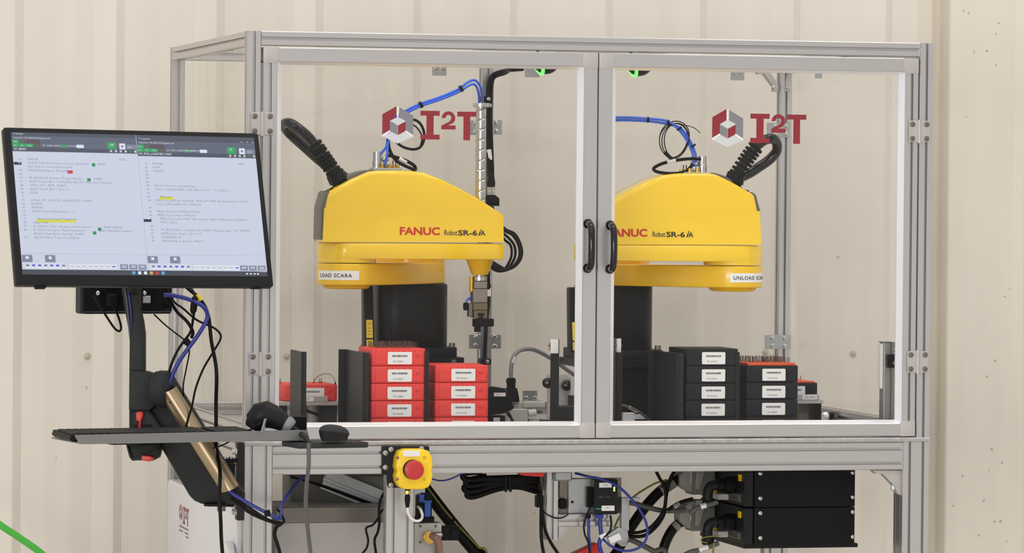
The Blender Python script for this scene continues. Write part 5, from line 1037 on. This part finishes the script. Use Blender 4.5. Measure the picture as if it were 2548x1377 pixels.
# ================================================================ emergency stop box on the beam
Y = -.0006; ep = lambda px, py, y=0: at(px, py, y)
es = empty('emergency_stop', ep(1020, 1215), 'yellow emergency stop box with a red mushroom button on the front beam', 'button box')
q = lambda pts, y: [(at(px, py, y).x, at(px, py, y).z) for px, py in pts]
MB().prism(rounded(q([(949, 1111), (1067, 1111), (1067, 1180), (1062, 1214), (966, 1214), (962, 1206), (961, 1182), (949, 1182)], 0), .003, 2), (0, -.0006, 0), X_, Z_, (0, -.006, 0), .0008).build('back_plate', 'black_satin', es)
k = 0
for (px, py) in ((959, 1128), (959, 1164), (973, 1119), (1061, 1127), (1049, 1117), (973, 1208)): k = MB(); bolt(k, at(px, py, -.0066), (0, -1, 0), .0055, .004); k.build('plate_screw', 'zinc', es)
out = rounded(q([(977, 1136), (983, 1121), (998, 1115), (1042, 1115), (1057, 1121), (1064, 1136), (1066, 1160), (1062.5, 1168), (1066, 1178), (1063, 1196), (1056, 1209), (1042, 1215), (998, 1215), (983, 1209), (976, 1196), (974, 1182), (977.5, 1172), (974, 1160)], 0), .006, 3)
b = MB(); b.prism(out, (0, -.0068, 0), X_, Z_, (0, -.052, 0), .007, seg=3); bx = b.build('box', 'yellow', es, sharp=40); yf_ = -.0588
for (px, py) in ((989.5, 1140), (1056, 1139.5), (989, 1193), (1055.5, 1193)):
    k = MB(); c = at(px, py, yf_); k.lathe(c, -Y_, [(.0042, -.001), (.0042, .0004), (.003, .0005), (.0025, -.0008)], 12); k.build('lid_screw', 'hose_brown', bx)
k = MB(); a = at(1003, 1137, yf_); c = at(1044, 1122, yf_); k.box(a.x, c.x, yf_-.0012, yf_+.0055, a.z, c.z); k.build('white_label', 'paper', bx)
c = at(1026, 1169, yf_); b = MB(); b.lathe(c, -Y_, [(.026, 0), (.0265, .002), (.0255, .006), (.019, .007), (.0185, .017)], 28); b.build('button_collar', 'black_satin', es, sharp=30)
b = MB(); b.lathe(c-Y_*.017, -Y_, [(.0205, 0), (.0255, .002), (.026, .008), (.0245, .0155), (.018, .0185), (.0075, .0178), (.0001, .0174)], 32, cap=True); b.build('mushroom_button', 'red_button', es, sharp=40)
c0_ = at(1014, 1216, -.03); b = MB(); b.cyl(c0_, c0_-Z_*.006, .0072, n=12); b.cyl(c0_-Z_*.006, c0_-Z_*.015, .0082, n=8, m=1); b.lathe(c0_-Z_*.021, -Z_, [(.0075, 0), (.0075, .01), (.0055, .024), (.0042, .030)], 12, 0); b.cyl(c0_-Z_*.015, c0_-Z_*.021, .006, n=12); b.build('cable_gland', ['black_plastic', 'brass'], es, sharp=30)
cable('stop_cable', [c0_-Z_*.050, at(1015, 1276, -.03), at(1022, 1290, -.028), at(1034, 1297, -.024), at(1046, 1295, -.02), at(1051, 1284, .0), at(1046, 1268, .02), at(1040, 1262, .08)], .0038, 'white_plastic', 'white cable hooking from the emergency stop\'s gland behind the leg')

# ================================================================ underneath the table
U = []
def thing(name, loc, lab, cat, grp=None): return empty(name, loc, lab, cat, grp)
# white cabinet built into the left side, seen edge-on
XC = -.010; zt = atx(450, 1207, XC).z; y1 = D-P-.03; g = thing('white_cabinet', (.1, D/2, .1), 'white cabinet with a red logo set into the left side under the table', 'cabinet')
b = MB(); b.prism(rounded([(P+.03, .12), (y1, .12), (y1, zt), (P+.03, zt)], .03, 4), (XC, 0, 0), Y_, Z_, (.045, 0, 0), .004); b.build('body', 'white_paint', g, sharp=35)
b = MB(); o_ = atx(446.5, 1250, XC-.0004); logo(b, o_, -Y_, Z_, .00071); b.build('logo_print', LM, g, sharp=0)
b = MB()
for i, (zz, a0, a1) in enumerate(((.066, 0, .155), (.078, 0, .06), (.078, .1, .155), (.088, .12, .155))):
    yy = o_.y-a0
    while yy > o_.y-a1: l = .012; b.box(XC-.0008, XC, yy-l, yy, o_.z-zz-.004, o_.z-zz); yy -= .017
tag(b.build('small_print', 'ink_grey', g, sharp=0), kind='stuff')
p = atx(566, 1475, XC); b = MB(); b.lathe((XC, p.y, p.z), -X_, [(.11, 0), (.11, .004), (.10, .006)], 32); rot = b.build('isolator_plate', 'yellow_label', g, sharp=30); b = MB(); b.lathe((XC-.006, p.y+.03, p.z-.005), -X_, [(.085, 0), (.085, .004)], 28, 0); b.build('red_field', 'tray_orange', g)
p = atx(581, 1348, XC); b = MB(); b.prism(rounded([(p.y-.05, p.z-.2), (p.y+.05, p.z-.2), (p.y+.05, p.z), (p.y-.05, p.z)], .04, 4), (XC-.002, 0, 0), Y_, Z_, (-.026, 0, 0), .006, seg=3); b.build('latch_handle', 'white_plastic', g, sharp=40)
# pale metal discharge bin and chute left of the centre leg
Y = .30; g = thing('discharge_bin', at(830, 1400, Y), 'pale grey sheet metal bin under the table behind the hanging cable', 'bin'); g.location.z = 0; ROOT[g.name] = Vector(g.location)
a, c = at(686, 1262, Y), at(1000, 1262, Y); MB().box(a.x, c.x, Y, Y+.22, .0006, a.z, .003).build('shell', 'aluminium_fitting', g); MB().box(a.x-.001, c.x+.001, Y-.004, Y+.224, a.z-.045, a.z-.001, .002).build('rim', 'steel_dark', g)
g = thing('discharge_chute', at(840, 1230, .5), 'dark sheet metal chute with a sloping aluminium bar under the table', 'chute'); Y = .46
b = MB(); b.prism([(p.x, p.z) for p in ca([(722, 1186), (968, 1186), (968, 1251), (722, 1251)], Y)], (0, Y, 0), X_, Z_, (0, .12, 0), .002); b.build('trough', 'grey_plastic_dark', g)
Y = .43; p0, p1 = at(812, 1172, Y), at(958, 1232, Y); d = (p1-p0).normalized(); u_ = Vector((-d.z, 0, d.x)); b = MB(); b.obox((p0+p1)/2-u_*.005, d*(p1-p0).length/2, Y_*.012, u_*.014, .001); b.obox((p0+p1)/2-u_*.040, d*(p1-p0).length/2, Y_*.012, u_*.012, .001); b.obox((p0+p1)/2-u_*.022, d*(p1-p0).length/2, Y_*.006, u_*.008, 0); b.build('slope_bar', 'zinc', g)  # aluminium bar given duller zinc, its shadow put into the colour
cable('bin_cable', ca([(722, 1187), (790, 1205), (870, 1233), (940, 1259), (990, 1278)], .40), .0026, 'cable_black', 'upper of two black cables sloping across the chute')
cable('bin_cable', ca([(735, 1190), (795, 1209), (872, 1238), (942, 1265), (992, 1286)], .41), .0022, 'cable_black', 'lower of two black cables sloping across the chute')
cable('sensor_lead', ca([(968, 1207), (955, 1228), (946, 1248), (943, 1270), (944, 1300), (940, 1325), (932, 1345), (936, 1380), (945, 1440)], .12), .0036, 'cable_black', 'black lead hanging left of the centre leg, the right one of two')
cable('sensor_lead', ca([(970, 1255), (950, 1272), (938, 1295), (926, 1308), (913, 1313), (911, 1322), (916, 1345), (912, 1365), (900, 1382), (880, 1430)], .13), .003, 'cable_black', 'kinked black lead hanging left of the centre leg, the left one of two')
b = MB(); b.pbox(1186, 1174, 1250, 1176, .3, .02) if 0 else None
cable('thin_lead', ca([(1062, 1188), (1080, 1194), (1098, 1197), (1120, 1193), (1146, 1181), (1160, 1172)], .1), .0022, 'cable_blue', 'thin blue lead sagging below the beam right of the emergency stop')
# coil of black hoses under the beam
g = thing('hose_bundle', at(1250, 1240, .35), 'bundle of thick black hoses looped under the beam in the middle', 'hose bundle')
for i, pts in enumerate(([(1400, 1170), (1330, 1186), (1260, 1190), (1200, 1192), (1162, 1194), (1152, 1187), (1160, 1178), (1200, 1174)], [(1400, 1190), (1340, 1196), (1270, 1196), (1215, 1202), (1172, 1209), (1160, 1205), (1165, 1196), (1210, 1186)], [(1400, 1215), (1345, 1212), (1285, 1203), (1235, 1207), (1180, 1222), (1160, 1222), (1156, 1213), (1175, 1203), (1240, 1190)], [(1400, 1232), (1345, 1226), (1290, 1212), (1240, 1217), (1185, 1235), (1166, 1236), (1164, 1229), (1185, 1220), (1250, 1200)], [(1400, 1205), (1340, 1206), (1275, 1199), (1225, 1205), (1185, 1214), (1175, 1220)])):
    k = MB(); k.tube(ca([(p[0], p[1], .012*i) for p in pts], .32), .0085, 10); k.build('hose', 'cable_black', g, sharp=60)
for px in (1259, 1270): k = MB(); p = at(px, 1213, .315); k.cyl(p-Z_*.013, p+Z_*.03, .004, n=8); k.build('cable_tie', 'black_plastic', g)
# thick conduit and earth wire running down to the right behind the leg
cable('conduit', ca([(1030, 1180), (1060, 1220), (1100, 1272), (1140, 1322), (1180, 1370), (1230, 1432)], .5), .0185, 'cable_black', 'thick black conduit slanting down behind the air valve', n=12)
cable('earth_wire', ca([(1050, 1195), (1070, 1222), (1105, 1268), (1135, 1303), (1165, 1335), (1190, 1362), (1215, 1395)], .46), .0028, 'cable_green_yellow', 'green and yellow earth wire along the thick slanting conduit', parts=[('cable_tie', at(1126, 1292, .46), at(1130, 1297, .46), .006, 'black_plastic')])
# air valve
Y = .20; g = thing('air_valve', at(1070, 1380, Y), 'pneumatic valve with a blue coil beside the centre leg', 'valve'); g.location.z = .62; ROOT[g.name] = Vector(g.location)
MB().pbox(1030, 1302, 1099, 1400, Y, .05, .002).build('body', 'aluminium_fitting', g); MB().pbox(1040, 1287, 1081, 1302, Y+.003, .045, .001).build('adapter', 'black_plastic', g)
MB().pbox(1040, 1234, 1075, 1287, Y+.008, .035, .001).build('coil_core', 'black_plastic', g); b = MB(); b.pbox(1057, 1249, 1072, 1287, Y+.002, .03, .001); b.pbox(1043, 1231, 1056, 1250, Y+.002, .03, .001); b.pbox(1052, 1246, 1075, 1252, Y, .03, .001); b.build('coil', 'blue_plastic', g)
MB().pbox(1056, 1230, 1073, 1246, Y+.004, .03, .001).build('plug', 'black_plastic', g)
b = MB(); c = at(1067, 1338, Y-.0005); b.lathe(c, -Y_, [(.017, 0), (.017, .008), (.013, .009), (.013, .016), (.016, .017), (.016, .022)], 8); b.build('brass_fitting', 'brass', g, sharp=25)
b = MB(); b.cyl(at(1076, 1332, Y-.02), at(1100, 1330, Y-.03), .0075, n=10); b.ball(at(1097, 1331, Y-.028), .006, n=8); b.build('hose_clamp', 'steel', g, sharp=30)
b = MB(); b.tube(drop(ca([(1074, 1334, -.018), (1084, 1338, -.026), (1091, 1352, -.026), (1093, 1372, -.02), (1094, 1400, -.01), (1096, 1450, 0)], Y), .0105), .0105, 12); b.build('hose', 'hose_brown', g, sharp=60)
b = MB(); b.pbox(1100, 1311, 1143, 1346, Y+.01, .04, .002); b.pbox(1122, 1318, 1140, 1340, Y+.004, .01, .001); b.build('pressure_switch', 'black_plastic', g)
for (px, py) in ((1046, 1310), (1084, 1310), (1046, 1350)): k = MB(); bolt(k, at(px, py, Y), (0, -1, 0), .003, .002); k.build('screw', 'steel_dark', g)
MB().box(at(1045, 1350, Y).x-.03, at(1045, 1350, Y).x-.0002, Y-.06, Y+.04, .8, .83).build('bracket', 'zinc', g)
# hanging instrument post with rail, panel and router
Y = .22; zb = at(1365, 1345, Y).z; a = at(1359, 1250, Y); g = thing('instrument_rack', (a.x+P, Y, zb), 'hanging aluminium post with a grey panel under the table\'s middle', 'rack')
bar(MB(), 'z', zb, ZB-2*P-.0006, a.x, a.x+P*.92, Y, Y+2*P).build('post', 'aluminium_z', g)
zr0, zr1 = at(1450, 1311, Y).z, at(1450, 1279, Y).z; bar(MB(), 'x', a.x+P*.92, at(1524, 1290, Y).x, Y, Y+P, zr0, zr1).build('rail', 'aluminium_x', g)
b = MB(); b.prism([(p.x, p.z) for p in ca([(1391, 1311), (1420, 1311), (1420, 1314), (1396, 1341), (1391, 1341)], Y)], (0, Y+.004, 0), X_, Z_, (0, .03, 0), .001); b.build('gusset', 'aluminium_fitting', g)
MB().pbox(1391, 1190, 1546, 1279, Y+.02, .004, .001).build('dark_panel', 'steel_dark', g); MB().pbox(1414, 1192, 1482, 1278, Y+.012, .006, .001).build('grey_panel', 'zinc', g)  # dark steel sheet behind the grey panel
k = MB(); k.cyl(at(1424, 1250, Y+.0118), at(1424, 1250, Y+.011), .004, n=12); k.build('panel_hole', 'black_gap', g)
MB().pbox(1393, 1242, 1411, 1268, Y-.004, .022, .004).build('knob', 'black_plastic', g); MB().pbox(1461, 1213, 1476, 1263, Y-.004, .016, .001).build('terminal_block', 'black_plastic', g)
b = MB(); b.pbox(1380, 1174, 1424, 1198, Y-.02, .06, .004); b.build('clear_cover', 'zinc', g)
rt_ = thing('network_switch', at(1508, 1282, Y-.02), 'black network switch with two white labels and green lights', 'switch'); Yr = Y-.03
MB().pbox(1479, 1194, 1537, 1281, Yr, .04, .002).build('case', 'black_satin', rt_)
k = MB()
for (l, t, r_, bt) in ((1491, 1202, 1522, 1214), (1497, 1259, 1529, 1272)): k.pbox(l, t, r_, bt, Yr-.0006, .0006)
p = at(1502, 1209.5, Yr-.0008); k.text('DAQ', p, X_, Z_, .004, m=1); p = at(1507, 1267, Yr-.0008); k.text('SWT', p, X_, Z_, .004, m=1); k.build('white_label', ['paper', 'ink_grey'], rt_, sharp=0)
k = MB(); k.pbox(1482, 1265.5, 1497, 1268.5, Yr-.0005, .0005); k.build('teal_stripe', 'teal', rt_, sharp=0)
k = MB(); p = at(1488, 1240, Yr-.0004); k.text('nBox A1', p, X_, Z_, .006, wide=1.2); k.build('maker_print', 'robot_grey', rt_, sharp=0)
for py in (1215, 1221): k = MB(); k.pbox(1526.5, py-2.2, 1530.5, py+2.2, Yr-.0007, .0007); k.build('indicator_light', 'led_green', rt_, sharp=0)
for i, (px, wd) in enumerate(((1464, 7), (1493, 12))):
    k = MB(); k.pbox(px-wd/2-3, 1281, px+wd/2+3, 1291, Yr+.004, .014, .001); g2 = tag(k.build('network_plug', 'black_plastic' if i == 0 else 'cable_blue'), ('narrow' if i == 0 else 'wide')+' plug under the network switch with a blue cable going down', 'plug')
    k = MB(); k.tube(drop(ca([(px, 1288), (px+1, 1310), (px+1+i*2, 1335), (px+4-i*6, 1356), (px+5, 1385), (px+6, 1430)], Yr+.011), .006), .0042 if i == 0 else .006, 8, m=0); k.build('cable', 'cable_blue', g2, sharp=60)
k = MB(); cable('switch_cable', ca([(1519, 1283), (1521, 1305), (1518, 1322), (1505, 1335), (1490, 1343)], Yr+.01), .003, 'cable_black', 'black cable from the right of the network switch down to the clamp')
cable('terminal_cable', ca([(1468, 1262), (1460, 1285), (1453, 1305), (1455, 1330), (1464, 1352), (1468, 1385), (1470, 1420)], Yr), .0026, 'cable_black', 'black lead from the terminal block curving down left of the blue cable')
cable('rack_cable', ca([(1330, 1165, .05), (1340, 1200), (1347, 1240), (1346, 1300), (1348, 1350), (1354, 1385), (1362, 1440)], Y-.02), .0048, 'cable_black', 'black cable tied to the front of the hanging post, the left one')
cable('rack_cable', ca([(1336, 1180, .04), (1345, 1225), (1350, 1280), (1357, 1320), (1370, 1350), (1388, 1378), (1410, 1415)], Y-.025), .0046, 'cable_black', 'black cable tied to the front of the hanging post, bending right')
b = MB(); b.pbox(1336, 1234, 1353, 1264, Y-.028, .027, .002); tag(b.build('cable_clip', 'black_plastic'), 'black clip holding two cables on the hanging post', 'clip')
cable('rack_cable', ca([(1352, 1272), (1362, 1281), (1382, 1290), (1400, 1289), (1414, 1281)], Y-.012), .0018, 'cable_black', 'thin black lead drooping across the hanging post')
b = MB(); b.prism([(p.x, p.z) for p in ca([(1288, 1172), (1358, 1172), (1352, 1188), (1300, 1184)], .16)], (0, .16, 0), X_, Z_, (0, .05, 0), .002); tag(b.build('red_plate', 'red_plastic'), 'red plate edge showing just below the beam in the middle', 'plate')
b = MB(); p = [(1405, 1392), (1486, 1353), (1492, 1372), (1480, 1400)]; b.prism([(v.x, v.z) for v in ca(p, .24)], (0, .24, 0), X_, Z_, (0, .05, 0), .003); tag(b.build('red_guard', 'red_plastic'), 'red guard corner at the bottom edge below the network switch', 'guard')
# zinc clamp arm and blue loop
g = thing('cable_clamp', at(1556, 1330, Y), 'zinc clamp arm right of the network switch', 'clamp')
b = MB(); b.pbox(1546, 1239, 1566, 1322, Y-.01, .02, .001); b.pbox(1546, 1239, 1592, 1246, Y-.006, .02, .001); b.build('arm', 'zinc', g)
b = MB(); b.prism([(v.x, v.z) for v in ca([(1512, 1332), (1540, 1312), (1562, 1320), (1565, 1340), (1558, 1360), (1548, 1361), (1532, 1348), (1522, 1350)], Y-.012)], (0, Y-.012, 0), X_, Z_, (0, .022, 0), .002); b.build('jaw', 'zinc', g)
b = MB(); b.obox(at(1528, 1340, Y-.02), Vector((.016, 0, .007)), Y_*.01, Vector((-.004, 0, .009)), .001); b.build('pivot_link', 'aluminium_bright', g)
b = MB(); b.prism([(v.x, v.z) for v in ca([(1490, 1334), (1507, 1326), (1509, 1330), (1501, 1337), (1511, 1352), (1504, 1354)], Y-.03)], (0, Y-.03, 0), X_, Z_, (0, .003, 0)); tag(b.build('paper_tag', 'paper'), 'white paper tag on the blue cable loop', 'tag')
cable('network_cable', ca([(1432, 1178, .06), (1462, 1186), (1500, 1194), (1540, 1213), (1575, 1247), (1600, 1283), (1611, 1318), (1606, 1347), (1588, 1365), (1558, 1372), (1528, 1364), (1508, 1350), (1500, 1342, .01)], Y-.05), .0036, 'cable_blue', 'big blue cable loop in front of the black conduits')
# two robot controllers standing on a shelf, connector sides to the left
YC0, YC1 = .16, .62; X0, X1 = at(1877, 1270, YC0).x, at(2127, 1270, YC0).x; zt, zm, zb = at(2000, 1172, YC0).z, at(2000, 1263, YC0).z, at(2000, 1356, YC0).z
zt = min(zt, ZB-2*P-.002)
sh = MB(); sh.box(X0-.02, X1+.02, YC0+.03, YC1, zb-.012, zb-.0008, .001); 
tag(sh.build('controller_shelf', 'black_satin'), 'thin black shelf carrying the two stacked controllers', 'shelf')
shl = bpy.data.objects['controller_shelf']
for sx in (X0+.03, X1-.03): k = MB(); k.box(sx-.006, sx+.006, YC1-.016, YC1-.004, zb-.012, ZB-.001); k.build('hanger', 'black_satin', shl)
for i, (z0, z1, lb) in enumerate(((zm+.0008, zt, 'upper black robot controller under the right half of the table'), (zb, zm-.0008, 'lower black robot controller under the right half of the table'))):
    g = thing('robot_controller', ((X0+X1)/2, YC0, z0), lb, 'controller', 'stacked robot controllers')
    xb = at(1850, 1270, YC0+.01).x
    MB().box(X0, X1, YC0, YC1-.02, z0, z1, .001).build('case', 'black_plastic', g); fb = MB().box(xb, X0-.0006, YC0+.004, YC1-.03, z0+.001, z1-.001, .003).build('front_bezel', 'black_satin', g)
    for (px, py) in (((1892, 1179), (2122, 1177), (1892, 1241), (2122, 1238)), ((1892, 1278), (2122, 1275), (1892, 1340), (2122, 1337)))[i]: k = MB(); bolt(k, at(px, py, YC0), (0, -1, 0), .0045, .0025); k.build('case_screw', 'steel', g)
    k = MB(); yl = YC0+.06; k.add([(xb-.0008, yl+.11, z0+.012), (xb-.0008, yl-.03, z0+.012), (xb-.0008, yl-.03, z0+.032), (xb-.0008, yl+.11, z0+.032)], [(0, 1, 2, 3)]); k.text('FANUC', (xb-.0012, yl+.095, z0+.0155), -Y_, Z_, .013, bold=.0006, wide=1.6, m=1, thick=0); k.build('maker_plate', ['grey_plastic_dark', 'ink'], g, sharp=0)
    k = MB(); k.box(xb-.004, xb-.0006, YC0+.03, YC0+.05, z1-.03, z1-.012); k.build('warning_label', 'yellow', g)
    # large grey connector hood, its cable leaving to the left
    yh = YC0+.30; q0 = at(1706, 0, yh).x; zc = z0+(z1-z0)*.62; k = MB(); k.prism(rounded([(q0+.02, zc-.040), (xb-.004, zc-.043), (xb-.004, zc+.036), (q0+.02, zc+.036), (q0, zc+.02), (q0-.012, zc+.008), (q0-.012, zc-.018), (q0, zc-.028)], .004, 2), (0, yh-.03, 0), X_, Z_, (0, .06, 0), .003); hd = k.build('connector_hood', 'grey_plastic', g, sharp=30)
    MB().box(xb-.075, xb-.0042, yh-.034, yh+.034, zc-.046, zc+.040, .003).build('hood_base', 'grey_plastic_dark', g); k = MB(); k.box(q0+.0195, q0+.04, yh-.0312, yh-.029, zc-.017, zc+.022, .0005); k.build('hood_label', 'hose_brown' if 0 else 'beige_grey', hd)
    k = MB(); k.prism([(xb-.062, zc+.042), (xb-.03, zc+.042), (xb-.052, zc-.03), (xb-.066, zc-.03)], (0, yh-.04, 0), X_, Z_, (0, .005, 0), .001); k.build('locking_lever', 'grey_plastic', g)
    # cluster of round black power connectors with their elbow and yellow tag
    k = MB(); c = Vector((xb-.0006, YC0+.10, z0+(z1-z0)*.55)); k.cyl(c, c-X_*.03, .024, n=16, bev=.002); k.cyl(c-X_*.03, c-X_*.05, .019, n=16, bev=.002); k.build('power_socket', 'black_plastic', g)
    k = MB(); k.tube([c-X_*.05, c-X_*.068-Z_*.004, c-X_*.076-Z_*.022, c-X_*.074-Z_*.05], .0145, 12); k.cyl(c-X_*.0745-Z_*.04, c-X_*.0735-Z_*.062, .0175, n=14, bev=.002); k.build('elbow_plug', 'black_satin', g, sharp=60)
    k = MB(); c2 = Vector((xb-.0006, YC0+.225, z0+.024)); k.cyl(c2, c2-X_*.012, .011, n=12); k.build('small_socket', 'black_plastic', g); k = MB(); k.box(c2.x-.030, c2.x-.0125, c2.y-.012, c2.y+.008, c2.z-.006, c2.z+.010, .002); k.build('yellow_plug', 'yellow', g)
    k = MB(); c3 = Vector((xb-.0006, YC0+.2, z0+.03)); k.box(c3.x-.03, c3.x, c3.y-.05, c3.y+.08, c3.z-.02, c3.z-.004, .001); k.build('terminal_strip', 'beige_grey', g)
Yk = YC0+.30
def conduit(name, pts, w, m, lab, band=None, Yq=Yk, bm='grey_plastic'):
    return cable(name, ca(pts, Yq), w/2/sc(Yq), m, lab, 'conduit' if w > 14 else 'cable', n=12, parts=[('marker_band', at(*band[0], Yq), at(*band[1], Yq), w/2/sc(Yq)*1.06, bm)] if band else ())
conduit('conduit', [(1706, 1189), (1690, 1193), (1664, 1208), (1636, 1229), (1606, 1262), (1580, 1298), (1560, 1330), (1535, 1375), (1520, 1420)], 26, 'cable_black', 'thick black conduit from the upper controller with a grey marker band', ((1642, 1224), (1678, 1200)))
conduit('conduit', [(1706, 1296), (1690, 1303), (1674, 1318), (1660, 1342), (1650, 1370), (1644, 1400), (1640, 1450)], 25, 'cable_black', 'thick black conduit from the lower controller curving down', ((1688, 1304), (1676, 1316)))
conduit('grey_cable', [(1705, 1270), (1680, 1272), (1645, 1271), (1610, 1263), (1580, 1254), (1556, 1251), (1530, 1252)], 13, 'cable_dark_grey', 'dark grey cable running level from the controllers to the clamp', None, Yk-.04)
conduit('grey_cable', [(1560, 1340), (1590, 1353), (1625, 1372), (1660, 1392)], 14, 'cable_dark_grey', 'dark grey cable descending right below the blue loop', None, Yk-.02)
conduit('power_lead', [(1630, 1168), (1642, 1192), (1652, 1208), (1657, 1232), (1654, 1262), (1640, 1290), (1612, 1318), (1580, 1327), (1555, 1325), (1530, 1320)], 8, 'cable_black', 'black lead crossing in front of the upper conduit', None, Yk-.07)
conduit('power_lead', [(1682, 1168), (1668, 1192), (1659, 1225), (1655, 1258), (1650, 1285), (1632, 1312), (1605, 1333), (1575, 1336), (1545, 1332)], 9, 'cable_black', 'black lead beside the upper conduit, right one', None, Yk-.06)
conduit('earth_wire', [(1660, 1195), (1632, 1203), (1606, 1217), (1582, 1233), (1560, 1255), (1540, 1290), (1528, 1315)], 5, 'cable_green_yellow', 'green and yellow earth wire arching left of the upper conduit', None, Yk-.03)
conduit('power_lead', [(1724, 1242), (1708, 1246), (1690, 1252), (1676, 1260), (1662, 1270)], 9, 'cable_black', 'short grey black lead entering between the controllers', ((1690, 1252), (1674, 1261)), Yk-.05)
conduit('motor_cable', [(1788, 1352), (1768, 1360), (1742, 1369), (1716, 1376), (1690, 1390), (1660, 1410)], 13, 'cable_dark_grey', 'grey cable with white wrap leaving the lower controller at the bottom', ((1762, 1362), (1738, 1370)), YC0+.08, 'white_plastic')
conduit('motor_cable', [(1785, 1250), (1768, 1256), (1748, 1260), (1730, 1268), (1716, 1278)], 13, 'cable_dark_grey', 'grey cable with white wrap leaving the upper controller', ((1757, 1258), (1742, 1262)), YC0+.08, 'white_plastic')
conduit('earth_wire', [(1790, 1335), (1766, 1336), (1748, 1340), (1746, 1348), (1760, 1352)], 3.4, 'cable_green_yellow', 'small loop of earth wire under the lower controller', None, YC0+.06)
conduit('earth_wire', [(1776, 1352), (1775, 1372), (1774, 1400)], 4.5, 'cable_green_yellow', 'earth wire hanging straight down under the lower controller', None, YC0+.05)
